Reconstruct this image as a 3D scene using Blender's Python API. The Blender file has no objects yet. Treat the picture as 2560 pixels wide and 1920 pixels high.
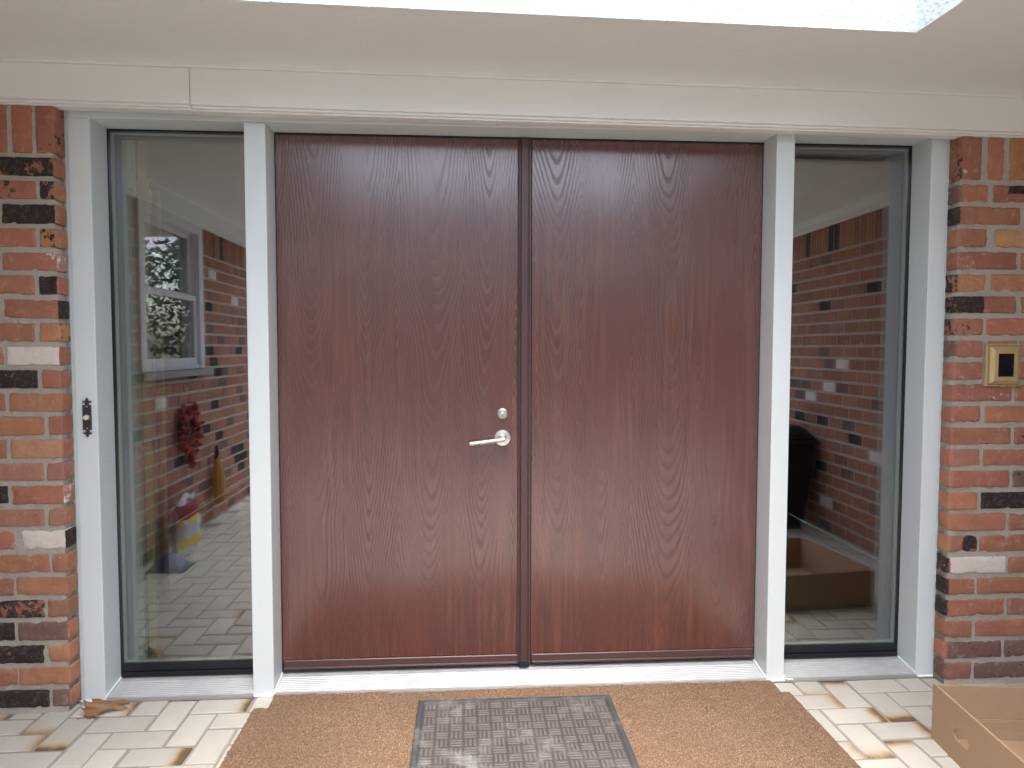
import bpy, bmesh, math, random
from mathutils import Vector, Matrix, noise as mnoise
from math import sin, cos, pi, radians, sqrt, floor

random.seed(7)
S = bpy.context.scene
COL = S.collection

# ---------------------------------------------------------------- camera
def make_camera():
    yaw, pit, rol = 0.0656, -0.0506, 0.0016
    fw = Vector((sin(yaw)*cos(pit), cos(yaw)*cos(pit), sin(pit)))
    r = Vector((cos(yaw), -sin(yaw), 0)); u = r.cross(fw)
    r2 = r*cos(rol)+u*sin(rol); u2 = u*cos(rol)-r*sin(rol)
    cam = bpy.data.cameras.new('camera'); o = bpy.data.objects.new('camera', cam)
    m = Matrix((r2, u2, -fw)).transposed().to_4x4(); m.translation = (0.7017, -2.5845, 1.2742)
    o.matrix_world = m
    cam.sensor_width = 36; cam.lens = 36*1770.37/2560; cam.clip_start = .02; cam.clip_end = 400
    COL.objects.link(o); S.camera = o
make_camera()

# ---------------------------------------------------------------- sky, sun, exposure
SUN_EL, SUN_AZ = 74, 180          # overcast: high soft sun from behind the camera
W = bpy.data.worlds.new('World'); S.world = W; W.use_nodes = True
wt = W.node_tree; wt.nodes.clear()
sky = wt.nodes.new('ShaderNodeTexSky'); sky.sky_type = 'NISHITA'; sky.sun_disc = False
sky.sun_elevation = radians(SUN_EL); sky.sun_rotation = radians(SUN_AZ); sky.dust_density = 4; sky.ozone_density = 1
hs = wt.nodes.new('ShaderNodeHueSaturation'); hs.inputs['Saturation'].default_value = .7
bg = wt.nodes.new('ShaderNodeBackground'); bg.inputs['Strength'].default_value = .15
wo = wt.nodes.new('ShaderNodeOutputWorld')
wt.links.new(sky.outputs[0], hs.inputs['Color']); wt.links.new(hs.outputs[0], bg.inputs['Color']); wt.links.new(bg.outputs[0], wo.inputs['Surface'])
sl = bpy.data.lights.new('sun', 'SUN'); sl.energy = .5; sl.angle = radians(60); sl.color = (1, .96, .9)
so = bpy.data.objects.new('sun', sl); COL.objects.link(so)
az, el = radians(SUN_AZ), radians(SUN_EL)
sdir = Vector((sin(az)*cos(el), cos(az)*cos(el), sin(el)))
so.rotation_euler = sdir.to_track_quat('Z', 'Y').to_euler(); so.location = sdir*20
vs = S.view_settings; vs.view_transform = 'Standard'; vs.look = 'None'; vs.exposure = 2.4; vs.gamma = 1; vs.use_curve_mapping = False
S.render.engine = 'CYCLES'
cy = S.cycles; cy.use_denoising = True; cy.max_bounces = 10; cy.diffuse_bounces = 5; cy.glossy_bounces = 5; cy.transparent_max_bounces = 16
cy.sample_clamp_indirect = 6; cy.caustics_reflective = False; cy.caustics_refractive = False

# ---------------------------------------------------------------- node helper
class T:
    def __init__(s, name):
        s.m = bpy.data.materials.new(name); s.m.use_nodes = True; s.t = s.m.node_tree; s.t.nodes.clear()
        s.out = s.n('ShaderNodeOutputMaterial')
    def n(s, k, **kw):
        x = s.t.nodes.new(k)
        for a, b in kw.items(): setattr(x, a, b)
        return x
    def put(s, v, sock):
        if hasattr(v, 'is_output'): s.t.links.new(v, sock)
        elif isinstance(v, (int, float)):
            if sock.type == 'RGBA': sock.default_value = (v, v, v, 1)
            elif sock.type == 'VECTOR': sock.default_value = (v, v, v)
            else: sock.default_value = v
        else:
            v = tuple(v)
            if sock.type == 'RGBA' and len(v) == 3: v = v+(1,)
            sock.default_value = v
    def math(s, op, *a, clamp=False):
        x = s.n('ShaderNodeMath', operation=op, use_clamp=clamp)
        for i, v in enumerate(a): s.put(v, x.inputs[i])
        return x.outputs[0]
    def add(s, a, b): return s.math('ADD', a, b)
    def mul(s, a, b): return s.math('MULTIPLY', a, b)
    def sub(s, a, b): return s.math('SUBTRACT', a, b)
    def vmath(s, op, a, b):
        x = s.n('ShaderNodeVectorMath', operation=op); s.put(a, x.inputs[0]); s.put(b, x.inputs[1]); return x.outputs[0]
    def sep(s, v):
        x = s.n('ShaderNodeSeparateXYZ'); s.put(v, x.inputs[0]); return x.outputs
    def comb(s, a, b, c):
        x = s.n('ShaderNodeCombineXYZ')
        for i, v in enumerate((a, b, c)): s.put(v, x.inputs[i])
        return x.outputs[0]
    def obj(s): return s.n('ShaderNodeTexCoord').outputs['Object']
    def noise(s, v, scale=1, detail=3, rough=.55, sc=None, col=False):
        if sc: v = s.vmath('MULTIPLY', v, sc)
        x = s.n('ShaderNodeTexNoise'); s.put(v, x.inputs['Vector']); x.inputs['Scale'].default_value = scale
        x.inputs['Detail'].default_value = detail; x.inputs['Roughness'].default_value = rough
        return x.outputs['Color' if col else 'Fac']
    def step(s, v, a, b, lo=0, hi=1):
        x = s.n('ShaderNodeMapRange', interpolation_type='SMOOTHSTEP'); s.put(v, x.inputs[0])
        for i, k in enumerate((a, b, lo, hi)): s.put(k, x.inputs[i+1])
        return x.outputs[0]
    def mix(s, f, a, b, mode='MIX'):
        x = s.n('ShaderNodeMix', data_type='RGBA', blend_type=mode)
        s.put(f, x.inputs[0]); s.put(a, x.inputs[6]); s.put(b, x.inputs[7]); return x.outputs[2]
    def attr(s, name, typ='GEOMETRY'):
        return s.n('ShaderNodeAttribute', attribute_name=name, attribute_type=typ).outputs
    def info(s): return s.n('ShaderNodeObjectInfo').outputs
    def bump(s, h, dist=.002, strength=1):
        x = s.n('ShaderNodeBump'); s.put(h, x.inputs['Height']); x.inputs['Distance'].default_value = dist; x.inputs['Strength'].default_value = strength
        return x.outputs[0]
    def bsdf(s, col, rough=.5, metal=0, bump=None, spec=.5, coat=0, coat_rough=.1):
        x = s.n('ShaderNodeBsdfPrincipled'); s.put(col, x.inputs['Base Color']); s.put(rough, x.inputs['Roughness']); s.put(metal, x.inputs['Metallic'])
        x.inputs['Specular IOR Level'].default_value = spec
        x.inputs['Coat Weight'].default_value = coat; x.inputs['Coat Roughness'].default_value = coat_rough
        if bump is not None: s.t.links.new(bump, x.inputs['Normal'])
        s.t.links.new(x.outputs[0], s.out.inputs['Surface']); return s.m

def m_paint(name, col, rough=.4, bumpamt=.0004, scale=70, var=.04, spec=.4):
    t = T(name); o = t.obj()
    v = t.noise(o, 1.7, 4); f = t.noise(o, scale, 3)
    k = t.add(1-var, t.mul(v, 2*var))
    c = t.mix(1, col, t.comb(k, k, k), 'MULTIPLY')
    return t.bsdf(c, rough, bump=t.bump(f, bumpamt), spec=spec)

M = {}
M['trim'] = m_paint('white_metal_trim', (.70, .765, .765), .38, .0003, 25, .03)
M['cream'] = m_paint('cream_painted_board', (.84, .85, .815), .5, .0005, 60, .03)
M['ceil'] = m_paint('painted_ceiling_plaster', (.81, .825, .79), .75, .0012, 45, .05, .2)
M['caulk'] = m_paint('white_caulk', (.84, .86, .86), .45, .001, 90, .03)
M['black'] = m_paint('black_vinyl', (.012, .014, .018), .3, .0001, 60, .1)
M['dark'] = m_paint('dark_plastic', (.018, .018, .022), .5, .0003, 60, .2)
M['screen'] = m_paint('black_screen_glass', (.006, .007, .012), .12, .00005, 30, .1)
M['spacer'] = m_paint('grey_green_spacer', (.56, .58, .53), .45, .0001, 60, .05)
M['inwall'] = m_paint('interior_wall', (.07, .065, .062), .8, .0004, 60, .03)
M['infloor'] = m_paint('interior_floor', (.22, .17, .13), .5, .0004, 30, .1)
M['shelf'] = m_paint('white_shelf_board', (.74, .70, .66), .5, .0002, 30, .03)
M['tanwood'] = m_paint('tan_shelf_edge', (.62, .42, .22), .5, .0003, 30, .08)
M['paper'] = m_paint('book_pages', (.7, .66, .55), .8, .0003, 200, .05)
M['bookcov'] = m_paint('grey_book_cover', (.2, .18, .18), .5, .0003, 60, .1)
M['winbox'] = m_paint('window_paint', (.72, .72, .72), .4, .0003, 60, .03)
M['conc'] = m_paint('grey_concrete', (.30, .30, .285), .85, .004, 60, .25, .2)

def m_stucco():
    t = T('white_stucco'); o = t.obj()
    a = t.noise(o, 60, 4, .6); b = t.noise(o, 22, 3, .6)
    h = t.add(t.step(a, .45, .7), t.mul(b, .6))
    return t.bsdf((.58, .625, .63), .85, bump=t.bump(h, .0022), spec=.2)
M['stucco'] = m_stucco()

def m_wood():
    t = T('red_brown_oak'); o = t.obj(); x, y, z = t.sep(o)
    off = t.info()['Location']
    p = t.vmath('ADD', o, t.vmath('MULTIPLY', off, (3.7, 0, 0)))
    w1 = t.noise(p, 1, 2, .5, (2.2, 0, .8)); w2 = t.noise(p, 1, 2, .5, (60, 0, 9)); w3 = t.noise(p, 1, 2, .5, (8, 0, 1.1))
    x = t.add(x, t.mul(t.step(t.sep(off)[0], .4, .6), .034))
    xw = t.add(t.add(x, t.mul(t.sub(w1, .5), .11)), t.add(t.mul(t.sub(w2, .5), .0026), t.mul(t.sub(w3, .5), .008)))
    c = None
    for cx, d in ((-.06, .05), (.135, .045), (.325, .016), (.57, .060), (.775, .026), (1.0, .04)):
        q = t.math('SQRT', t.add(t.math('POWER', t.math('ABSOLUTE', t.sub(xw, cx)), 2.0), d*d))
        q = t.sub(q, d*.6)
        c = q if c is None else t.math('SMOOTH_MIN', c, q, .012)
    w4 = t.noise(p, 1, 2, .45, (2.3, 0, 1.0))
    c = t.add(t.sub(c, t.mul(z, .115)), t.mul(t.sub(w4, .5), .15))
    ph = t.mul(c, 2*pi/.0105)
    s1 = t.math('SINE', ph)
    strength = t.mul(t.step(t.noise(p, 1, 2, .5, (4.6, 0, .55)), .36, .62, .12, 1), t.step(t.noise(p, 1, 2, .5, (11, 0, 1.6)), .3, .55, .5, 1))
    fine = t.noise(p, 1, 2, .6, (520, 0, 16)); streak = t.noise(p, 1, 3, .6, (70, 0, 2.6)); broad = t.noise(p, 1, 2, .5, (6, 0, 1.2))
    line = t.mul(t.step(t.add(s1, t.mul(t.sub(fine, .5), 1.0)), .15, .95), strength)
    base = t.mix(t.step(streak, .35, .75), (.102, .033, .026), (.178, .064, .044))
    base = t.mix(t.step(broad, .35, .68), base, (.118, .039, .034))
    base = t.mix(t.mul(t.step(fine, .5, .8), .22), base, (.06, .018, .013))
    col = t.mix(t.mul(line, .5), base, (.045, .014, .01))
    h = t.sub(t.mul(t.sub(1, line), 1), t.mul(t.step(fine, .52, .75), .35))
    rough = t.add(.2, t.mul(line, .25))
    return t.bsdf(col, rough, bump=t.bump(h, .0004), spec=.95, coat=.55, coat_rough=.17)
M['wood'] = m_wood()
def m_brownmetal():
    t = T('brown_painted_metal'); o = t.obj(); f = t.noise(o, 1, 2, .5, (200, 200, 30))
    return t.bsdf(t.mix(f, (.065, .031, .029), (.11, .056, .052)), .35, bump=t.bump(f, .0003))
M['brownmetal'] = m_brownmetal()

def m_alu():
    t = T('aluminium_threshold'); o = t.obj(); f = t.noise(o, 1, 3, .5, (4, 300, 300)); d = t.noise(o, 6, 4, .6)
    c = t.mix(t.step(d, .4, .7), (.66, .67, .67), (.54, .55, .555))
    return t.bsdf(c, t.add(.38, t.mul(f, .16)), .5, bump=t.bump(f, .0002))
M['alu'] = m_alu()
def m_nickel():
    t = T('brushed_nickel'); o = t.obj(); f = t.noise(o, 1, 2, .5, (900, 60, 60))
    return t.bsdf((.70, .68, .64), t.add(.24, t.mul(f, .14)), 1.0)
M['nickel'] = m_nickel()
def m_pewter():
    t = T('dark_pewter'); o = t.obj(); f = t.noise(o, 260, 3, .5)
    return t.bsdf(t.mix(f, (.04, .043, .05), (.14, .15, .16)), .42, .75, bump=t.bump(f, .0003))
M['pewter'] = m_pewter()
def m_brass():
    t = T('worn_brass_plate'); o = t.obj(); f = t.noise(o, 90, 4, .6); g = t.noise(o, 14, 3, .5)
    return t.bsdf(t.mix(g, (.50, .37, .17), (.60, .47, .25)), t.add(.42, t.mul(f, .2)), .35, bump=t.bump(f, .0003))
M['brass'] = m_brass()

def m_glass():
    t = T('tinted_low_e_glass'); lw = t.n('ShaderNodeLayerWeight'); lw.inputs['Blend'].default_value = .5
    f = t.math('POWER', lw.outputs['Facing'], 4.0)
    fac = t.add(.17, t.mul(f, .7))
    g = t.n('ShaderNodeBsdfGlossy'); g.inputs['Roughness'].default_value = 0; g.inputs['Color'].default_value = (.96, .87, .95, 1)
    tr = t.n('ShaderNodeBsdfTransparent'); tr.inputs['Color'].default_value = (.86, .92, .89, 1)
    mx = t.n('ShaderNodeMixShader'); t.put(fac, mx.inputs[0]); t.t.links.new(tr.outputs[0], mx.inputs[1]); t.t.links.new(g.outputs[0], mx.inputs[2])
    t.t.links.new(mx.outputs[0], t.out.inputs['Surface']); return t.m
M['glass'] = m_glass()

def m_brick():
    t = T('reclaimed_brick'); o = t.obj(); inf = t.info()
    p = t.vmath('ADD', o, t.vmath('MULTIPLY', t.comb(inf['Random'], t.mul(inf['Random'], 7.3), t.mul(inf['Random'], 3.1)), (40, 40, 40)))
    base = t.attr('base')['Color']; cov = t.attr('cov')['Color']; cr, cg, cb = t.sep(cov)
    n1 = t.noise(p, 16, 4, .6); n2 = t.noise(p, 55, 4, .65); n3 = t.noise(p, 260, 3, .6); n4 = t.noise(p, 9, 2, .5)
    k = t.add(.52, t.mul(n1, .55)); k = t.add(k, t.mul(n2, .42)); col = t.mix(1, base, t.comb(k, k, k), 'MULTIPLY')
    col = t.mix(t.mul(t.step(n4, .45, .68), .5), col, t.mix(1, col, (1.12, 1.22, 1.2), 'MULTIPLY'))
    col = t.mix(t.mul(t.step(n2, .56, .74), .35), col, t.mix(1, col, (.45, .42, .45), 'MULTIPLY'))
    mixn = t.add(t.mul(n1, .55), t.mul(n2, .45))
    # chalky scuffs, pits
    col = t.mix(t.mul(t.step(t.noise(p, 30, 5, .75), .52, .7), .5), col, (.50, .37, .30)); col = t.mix(.12, col, (.36, .27, .22))
    kb = t.step(mixn, t.sub(.70, t.mul(cr, .42)), t.sub(.745, t.mul(cr, .42)))
    kb = t.mul(t.mul(kb, t.step(cr, .02, .08)), t.add(.72, t.mul(n2, .5)))
    blk = t.mix(t.step(n2, .42, .7), (.016, .014, .015), (.085, .062, .054))
    blk = t.mix(t.mul(t.step(n3, .56, .7), .5), blk, (.26, .22, .19))
    col = t.mix(kb, col, blk)
    kw = t.step(mixn, t.sub(.70, t.mul(cg, .42)), t.sub(.78, t.mul(cg, .42)))
    kw = t.mul(kw, t.step(cg, .02, .08))
    wht = t.mix(n2, (.68, .58, .49), (.78, .72, .64))
    col = t.mix(kw, col, wht)
    sp = t.mul(t.step(n2, t.sub(.72, t.mul(cb, .2)), t.sub(.75, t.mul(cb, .2))), t.step(cb, .02, .08))
    col = t.mix(sp, col, (.03, .022, .018))
    h = t.add(t.mul(n2, .7), t.mul(n3, .5)); h = t.add(h, t.mul(kb, .12))
    return t.bsdf(col, .88, bump=t.bump(h, .004), spec=.25)
M['brick'] = m_brick()
def m_mortar():
    t = T('sandy_grey_mortar'); o = t.obj(); a = t.noise(o, 130, 4, .7); b = t.noise(o, 28, 4, .65); c = t.noise(o, 5, 3, .5)
    col = t.mix(a, (.34, .31, .255), (.56, .525, .45)); col = t.mix(t.mul(t.step(c, .4, .7), .35), col, (.33, .295, .24))
    return t.bsdf(col, .95, bump=t.bump(t.add(t.mul(a, .8), t.mul(b, 1.6)), .004), spec=.15)
M['mortar'] = m_mortar()

def m_tile():
    t = T('cream_fired_tile'); o = t.obj(); inf = t.info(); r, g, b = t.sep(inf['Color'])
    p = t.vmath('ADD', o, t.vmath('MULTIPLY', t.comb(inf['Random'], t.mul(inf['Random'], 5.7), 0), (30, 30, 0)))
    e = t.sep(t.attr('burn')['Color'])[0]
    n1 = t.noise(p, 14, 3, .55); n2 = t.noise(p, 420, 2, .6); n3 = t.noise(p, 55, 5, .7)
    k = t.add(.86, t.mul(n1, .2)); k = t.mul(k, t.add(.9, t.mul(g, .16)))
    col = t.mix(1, (.55, .535, .485), t.comb(k, t.mul(k, .99), t.mul(k, .965)), 'MULTIPLY')
    bb = t.mul(t.math('POWER', t.mul(e, t.add(.75, t.mul(n1, .5))), 3.0), r)
    speck = t.step(t.add(bb, t.mul(t.sub(n2, .5), .9)), .3, .75)
    col = t.mix(t.step(bb, .04, .55), col, (.43, .28, .135))
    col = t.mix(t.mul(speck, .85), col, (.085, .05, .03))
    col = t.mix(t.mul(t.step(n3, .66, .74), .35), col, (.36, .31, .25))
    return t.bsdf(col, t.add(.42, t.mul(n3, .25)), bump=t.bump(t.add(t.mul(n2, .4), n3), .0012), spec=.45)
M['tile'] = m_tile()
def m_grout():
    t = T('grey_grout'); o = t.obj(); a = t.noise(o, 180, 4, .7); b = t.noise(o, 7, 3, .5)
    return t.bsdf(t.mix(b, t.mix(a, (.27, .245, .215), (.40, .37, .33)), (.33, .295, .255)), .95, bump=t.bump(a, .002), spec=.2)
M['grout'] = m_grout()

def m_coir(name, fib):
    t = T(name); o = t.obj()
    n = t.noise(o, 2.2, 3, .5); f = t.noise(o, 330, 3, .7)
    if fib:
        a = t.attr('tone')['Color']; col = t.mix(1, a, t.mix(n, (.88, .84, .8), (1.08, 1.05, 1.02)), 'MULTIPLY')
        return t.bsdf(col, .8, spec=.2)
    col = t.mix(t.step(f, .35, .7), (.18, .11, .065), (.36, .235, .15))
    return t.bsdf(col, .9, bump=t.bump(f, .006), spec=.1)
M['coir'] = m_coir('coir_backing', False); M['fibre'] = m_coir('coir_fibre', True)
def m_rubber(name, ca, cb, dust):
    t = T(name); o = t.obj(); a = t.noise(o, 260, 4, .7); b = t.noise(o, 26, 4, .6); c = t.noise(o, 5.5, 4, .6)
    col = t.mix(a, ca, cb)
    d = t.mul(t.step(c, .46, .72), t.step(b, .3, .75)); col = t.mix(t.mul(d, dust), col, (.55, .55, .54))
    return t.bsdf(col, .72, bump=t.bump(a, .0015), spec=.35)
M['rubber'] = m_rubber('black_rubber_border', (.035, .038, .042), (.085, .09, .095), .35)
M['groove'] = m_rubber('dark_carpet_groove', (.05, .044, .043), (.095, .083, .078), .5)
M['matrib'] = m_rubber('grey_carpet_rib', (.10, .088, .083), (.175, .155, .146), .42)
def m_card():
    t = T('brown_cardboard'); o = t.obj(); a = t.noise(o, 1, 3, .6, (40, 40, 260)); b = t.noise(o, 5, 4, .55); c = t.noise(o, 300, 2, .6)
    col = t.mix(a, (.37, .25, .155), (.45, .315, .205)); col = t.mix(t.mul(b, .4), col, (.33, .215, .13))
    col = t.mix(t.mul(t.step(c, .66, .75), .3), col, (.25, .15, .08))
    return t.bsdf(col, .8, bump=t.bump(t.add(a, t.mul(b, 2)), .0008), spec=.25)
M['card'] = m_card()
def m_leaf():
    t = T('dry_oak_leaf'); o = t.obj(); a = t.noise(o, 60, 4, .6); b = t.noise(o, 18, 3, .5)
    col = t.mix(a, (.22, .12, .058), (.34, .20, .105)); col = t.mix(t.step(b, .5, .7), col, (.26, .13, .07))
    return t.bsdf(col, .6, bump=t.bump(a, .001), spec=.3)
M['leaf'] = m_leaf()
def m_simple(name, c1, c2, rough=.8, scale=20, bumpd=.003):
    t = T(name); a = t.noise(t.obj(), scale, 4, .6)
    return t.bsdf(t.mix(a, c1, c2), rough, bump=t.bump(a, bumpd), spec=.3)
M['berry'] = m_simple('red_berries', (.26, .025, .02), (.46, .075, .05), .4, 60)
M['twig'] = m_simple('dark_twigs', (.02, .016, .014), (.06, .04, .03), .8, 60)
M['corn'] = m_simple('dried_corn', (.5, .22, .05), (.68, .4, .12), .6, 90)
M['bagwhite'] = m_simple('white_bag_plastic', (.5, .48, .47), (.7, .68, .66), .35, 12)
M['bagred'] = m_simple('dark_red_bag_print', (.22, .03, .04), (.3, .05, .05), .35, 12)
M['bagyellow'] = m_simple('yellow_bag_print', (.7, .45, .05), (.8, .55, .08), .35, 12)
M['bagblue'] = m_simple('blue_bag_plastic', (.02, .03, .13), (.06, .08, .22), .3, 16)
M['lawn'] = m_simple('winter_lawn', (.06, .07, .025), (.13, .12, .05), .95, 3, .02)
M['paving'] = m_simple('concrete_drive', (.17, .175, .175), (.23, .235, .235), .9, 4, .004)
M['bark'] = m_simple('tree_bark', (.09, .075, .06), (.17, .145, .12), .9, 30, .01)
M['foliage'] = m_simple('evergreen_needles', (.06, .07, .04), (.13, .14, .09), .8, 9, .01)
M['roof'] = m_simple('roof_deck', (.2, .19, .18), (.26, .25, .24), .9, 9, .004)

# ---------------------------------------------------------------- mesh helpers
class MB:
    def __init__(s): s.v = []; s.f = []; s.a = {}; s.mi = []
    def quad(s, *p, mi=0):
        n = len(s.v); s.v += [tuple(q) for q in p]; s.f.append(tuple(range(n, n+len(p)))); s.mi.append(mi)
    def box(s, x0, y0, z0, x1, y1, z1, mi=0, mat=None):
        n = len(s.v); P = [(x0,y0,z0),(x1,y0,z0),(x1,y1,z0),(x0,y1,z0),(x0,y0,z1),(x1,y0,z1),(x1,y1,z1),(x0,y1,z1)]
        if mat: P = [tuple(mat @ Vector(p)) for p in P]
        s.v += P
        for f in ((0,3,2,1),(4,5,6,7),(0,1,5,4),(1,2,6,5),(2,3,7,6),(3,0,4,7)): s.f.append(tuple(n+i for i in f)); s.mi.append(mi)
    def hexa(s, P, mi=0):
        n = len(s.v); s.v += [tuple(p) for p in P]
        for f in ((0,3,2,1),(4,5,6,7),(0,1,5,4),(1,2,6,5),(2,3,7,6),(3,0,4,7)): s.f.append(tuple(n+i for i in f)); s.mi.append(mi)
    def tube(s, pts, rad, seg=12, caps=True, mi=0):
        n0 = len(s.v); rings = []
        for i, p in enumerate(pts):
            p = Vector(p); d = (Vector(pts[min(i+1, len(pts)-1)])-Vector(pts[max(i-1, 0)])).normalized()
            a = d.orthogonal().normalized() if i == 0 else (a-d*a.dot(d)).normalized()
            b = d.cross(a); r = rad[i] if isinstance(rad, (list, tuple)) else rad
            n = len(s.v); s.v += [tuple(p+a*(r*cos(2*pi*k/seg))+b*(r*sin(2*pi*k/seg))) for k in range(seg)]; rings.append(n)
        for i in range(len(rings)-1):
            for k in range(seg):
                s.f.append((rings[i]+k, rings[i]+(k+1) % seg, rings[i+1]+(k+1) % seg, rings[i+1]+k)); s.mi.append(mi)
        if caps:
            s.f.append(tuple(rings[0]+k for k in reversed(range(seg)))); s.mi.append(mi)
            s.f.append(tuple(rings[-1]+k for k in range(seg))); s.mi.append(mi)
    def prism(s, prof, x0, x1, mi=0):
        """closed (y,z) profile extruded along x"""
        n = len(s.v); k = len(prof)
        s.v += [(x0, y, z) for y, z in prof]+[(x1, y, z) for y, z in prof]
        for i in range(k):
            j = (i+1) % k; s.f.append((n+i, n+k+i, n+k+j, n+j)); s.mi.append(mi)
        s.f.append(tuple(n+i for i in range(k))); s.mi.append(mi); s.f.append(tuple(n+k+i for i in reversed(range(k)))); s.mi.append(mi)
    def prism_y(s, out, y0, y1, mi=0):
        """closed (x,z) outline given depth along y"""
        n = len(s.v); k = len(out)
        s.v += [(x, y0, z) for x, z in out]+[(x, y1, z) for x, z in out]
        for i in range(k):
            j = (i+1) % k; s.f.append((n+i, n+j, n+k+j, n+k+i)); s.mi.append(mi)
        s.f.append(tuple(n+i for i in reversed(range(k)))); s.mi.append(mi); s.f.append(tuple(n+k+i for i in range(k))); s.mi.append(mi)
    def mesh(s, name, mats):
        me = bpy.data.meshes.new(name); me.from_pydata(s.v, [], s.f)
        for m in (mats if isinstance(mats, (list, tuple)) else [mats]): me.materials.append(m)
        if any(s.mi): me.polygons.foreach_set('material_index', s.mi)
        for k, vals in s.a.items():
            at = me.attributes.new(k, 'FLOAT_COLOR', 'POINT')
            flat = []
            for c in vals: flat += [c[0], c[1], c[2], 1.0]
            at.data.foreach_set('color', flat)
        me.update(); return me
    def build(s, name, mats, parent=None, bevel=0, seg=2, smooth=False, loc=None, recalc=True):
        me = s.mesh(name, mats)
        if recalc:
            bm = bmesh.new(); bm.from_mesh(me); bmesh.ops.recalc_face_normals(bm, faces=bm.faces); bm.to_mesh(me); bm.free()
        o = bpy.data.objects.new(name, me); COL.objects.link(o)
        if loc: o.location = loc
        if parent: o.parent = parent
        if smooth:
            me.polygons.foreach_set('use_smooth', [True]*len(me.polygons))
        if bevel:
            b = o.modifiers.new('bevel', 'BEVEL'); b.width = bevel; b.segments = seg; b.limit_method = 'ANGLE'; b.angle_limit = radians(40); b.harden_normals = False
        return o
def link(name, me, parent=None, loc=(0,0,0), rz=0, col=None):
    o = bpy.data.objects.new(name, me); COL.objects.link(o); o.location = loc; o.rotation_euler.z = rz
    if parent: o.parent = parent
    if col: o.color = col
    return o
def thing(name, label, cat, loc=(0,0,0), group=None):
    o = bpy.data.objects.new(name, None); COL.objects.link(o); o.location = loc; o.empty_display_size = .1
    return tag(o, label, cat, group)
def tag(o, label, cat, group=None):
    o['label'] = label; o['category'] = cat
    if group: o['group'] = group
    return o
def structure(o): o['kind'] = 'structure'; return o
def stuff(o): o['kind'] = 'stuff'; return o
def autosmooth(o, ang=22):
    me = o.data; me.polygons.foreach_set('use_smooth', [True]*len(me.polygons))
    bm = bmesh.new(); bm.from_mesh(me)
    for e in bm.edges: e.smooth = len(e.link_faces) == 2 and e.calc_face_angle(0) < radians(ang)
    bm.to_mesh(me); bm.free(); return o

# main measures (metres): x along the door wall, y into the house, z up; door faces at y = .113
XA, XB, XC, XD, XE, XF, XG, XH = -.684, -.596, -.0743, 0.0, 1.85, 1.919, 2.4457, 2.534
WALL_L, WALL_R = -1.16, 3.2
YD = .113
def zceil(x): return 2.224-.0095*(x+.84)
def zhead(x): return 2.100-.0094*(x+.84)

# ================================================================ SETTING
def make_ground():
    m = MB(); m.quad((-150,-150,-.16),(150,-150,-.16),(150,150,-.16),(-150,150,-.16))
    structure(m.build('lawn', M['lawn']))
    m = MB(); m.box(-16,-24,-.155,14,-3.35,-.03); structure(m.build('driveway', M['paving']))  # unseen paving, spread wide to bounce light up under the porch
make_ground()

def tile_mesh(L, Wd):
    """one fired tile lying along +x, its flashed end at +x; soft worn edge"""
    m = MB(); xs = [-L/2, -L/2+.0025, -L*.2, L*.1, L*.28, L*.4, L/2-.0025, L/2]; ys = [-Wd/2, -Wd/2+.0025, 0, Wd/2-.0025, Wd/2]
    idx = {}; burn = []
    for i, x in enumerate(xs):
        for j, y in enumerate(ys):
            e = (i in (0, len(xs)-1)) or (j in (0, len(ys)-1))
            idx[i,j] = len(m.v); m.v.append((x, y, -.0022 if e else 0)); g = max(0, (x/L+.5-.45)/.55); burn.append((g, g, g))
    for i in range(len(xs)-1):
        for j in range(len(ys)-1): m.f.append((idx[i,j], idx[i+1,j], idx[i+1,j+1], idx[i,j+1])); m.mi.append(0)
    n = len(m.v)
    per = [(i,0) for i in range(len(xs))]+[(len(xs)-1,j) for j in range(1,len(ys))]+[(i,len(ys)-1) for i in range(len(xs)-2,-1,-1)]+[(0,j) for j in range(len(ys)-2,0,-1)]
    for p in per: x, y, z = m.v[idx[p]]; m.v.append((x, y, -.012)); burn.append(burn[idx[p]])
    for k in range(len(per)):
        q = (k+1) % len(per); m.f.append((idx[per[k]], n+k, n+q, idx[per[q]])); m.mi.append(0)
    m.a['burn'] = burn; return m
TM = tile_mesh(.1905, .0905)
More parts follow.
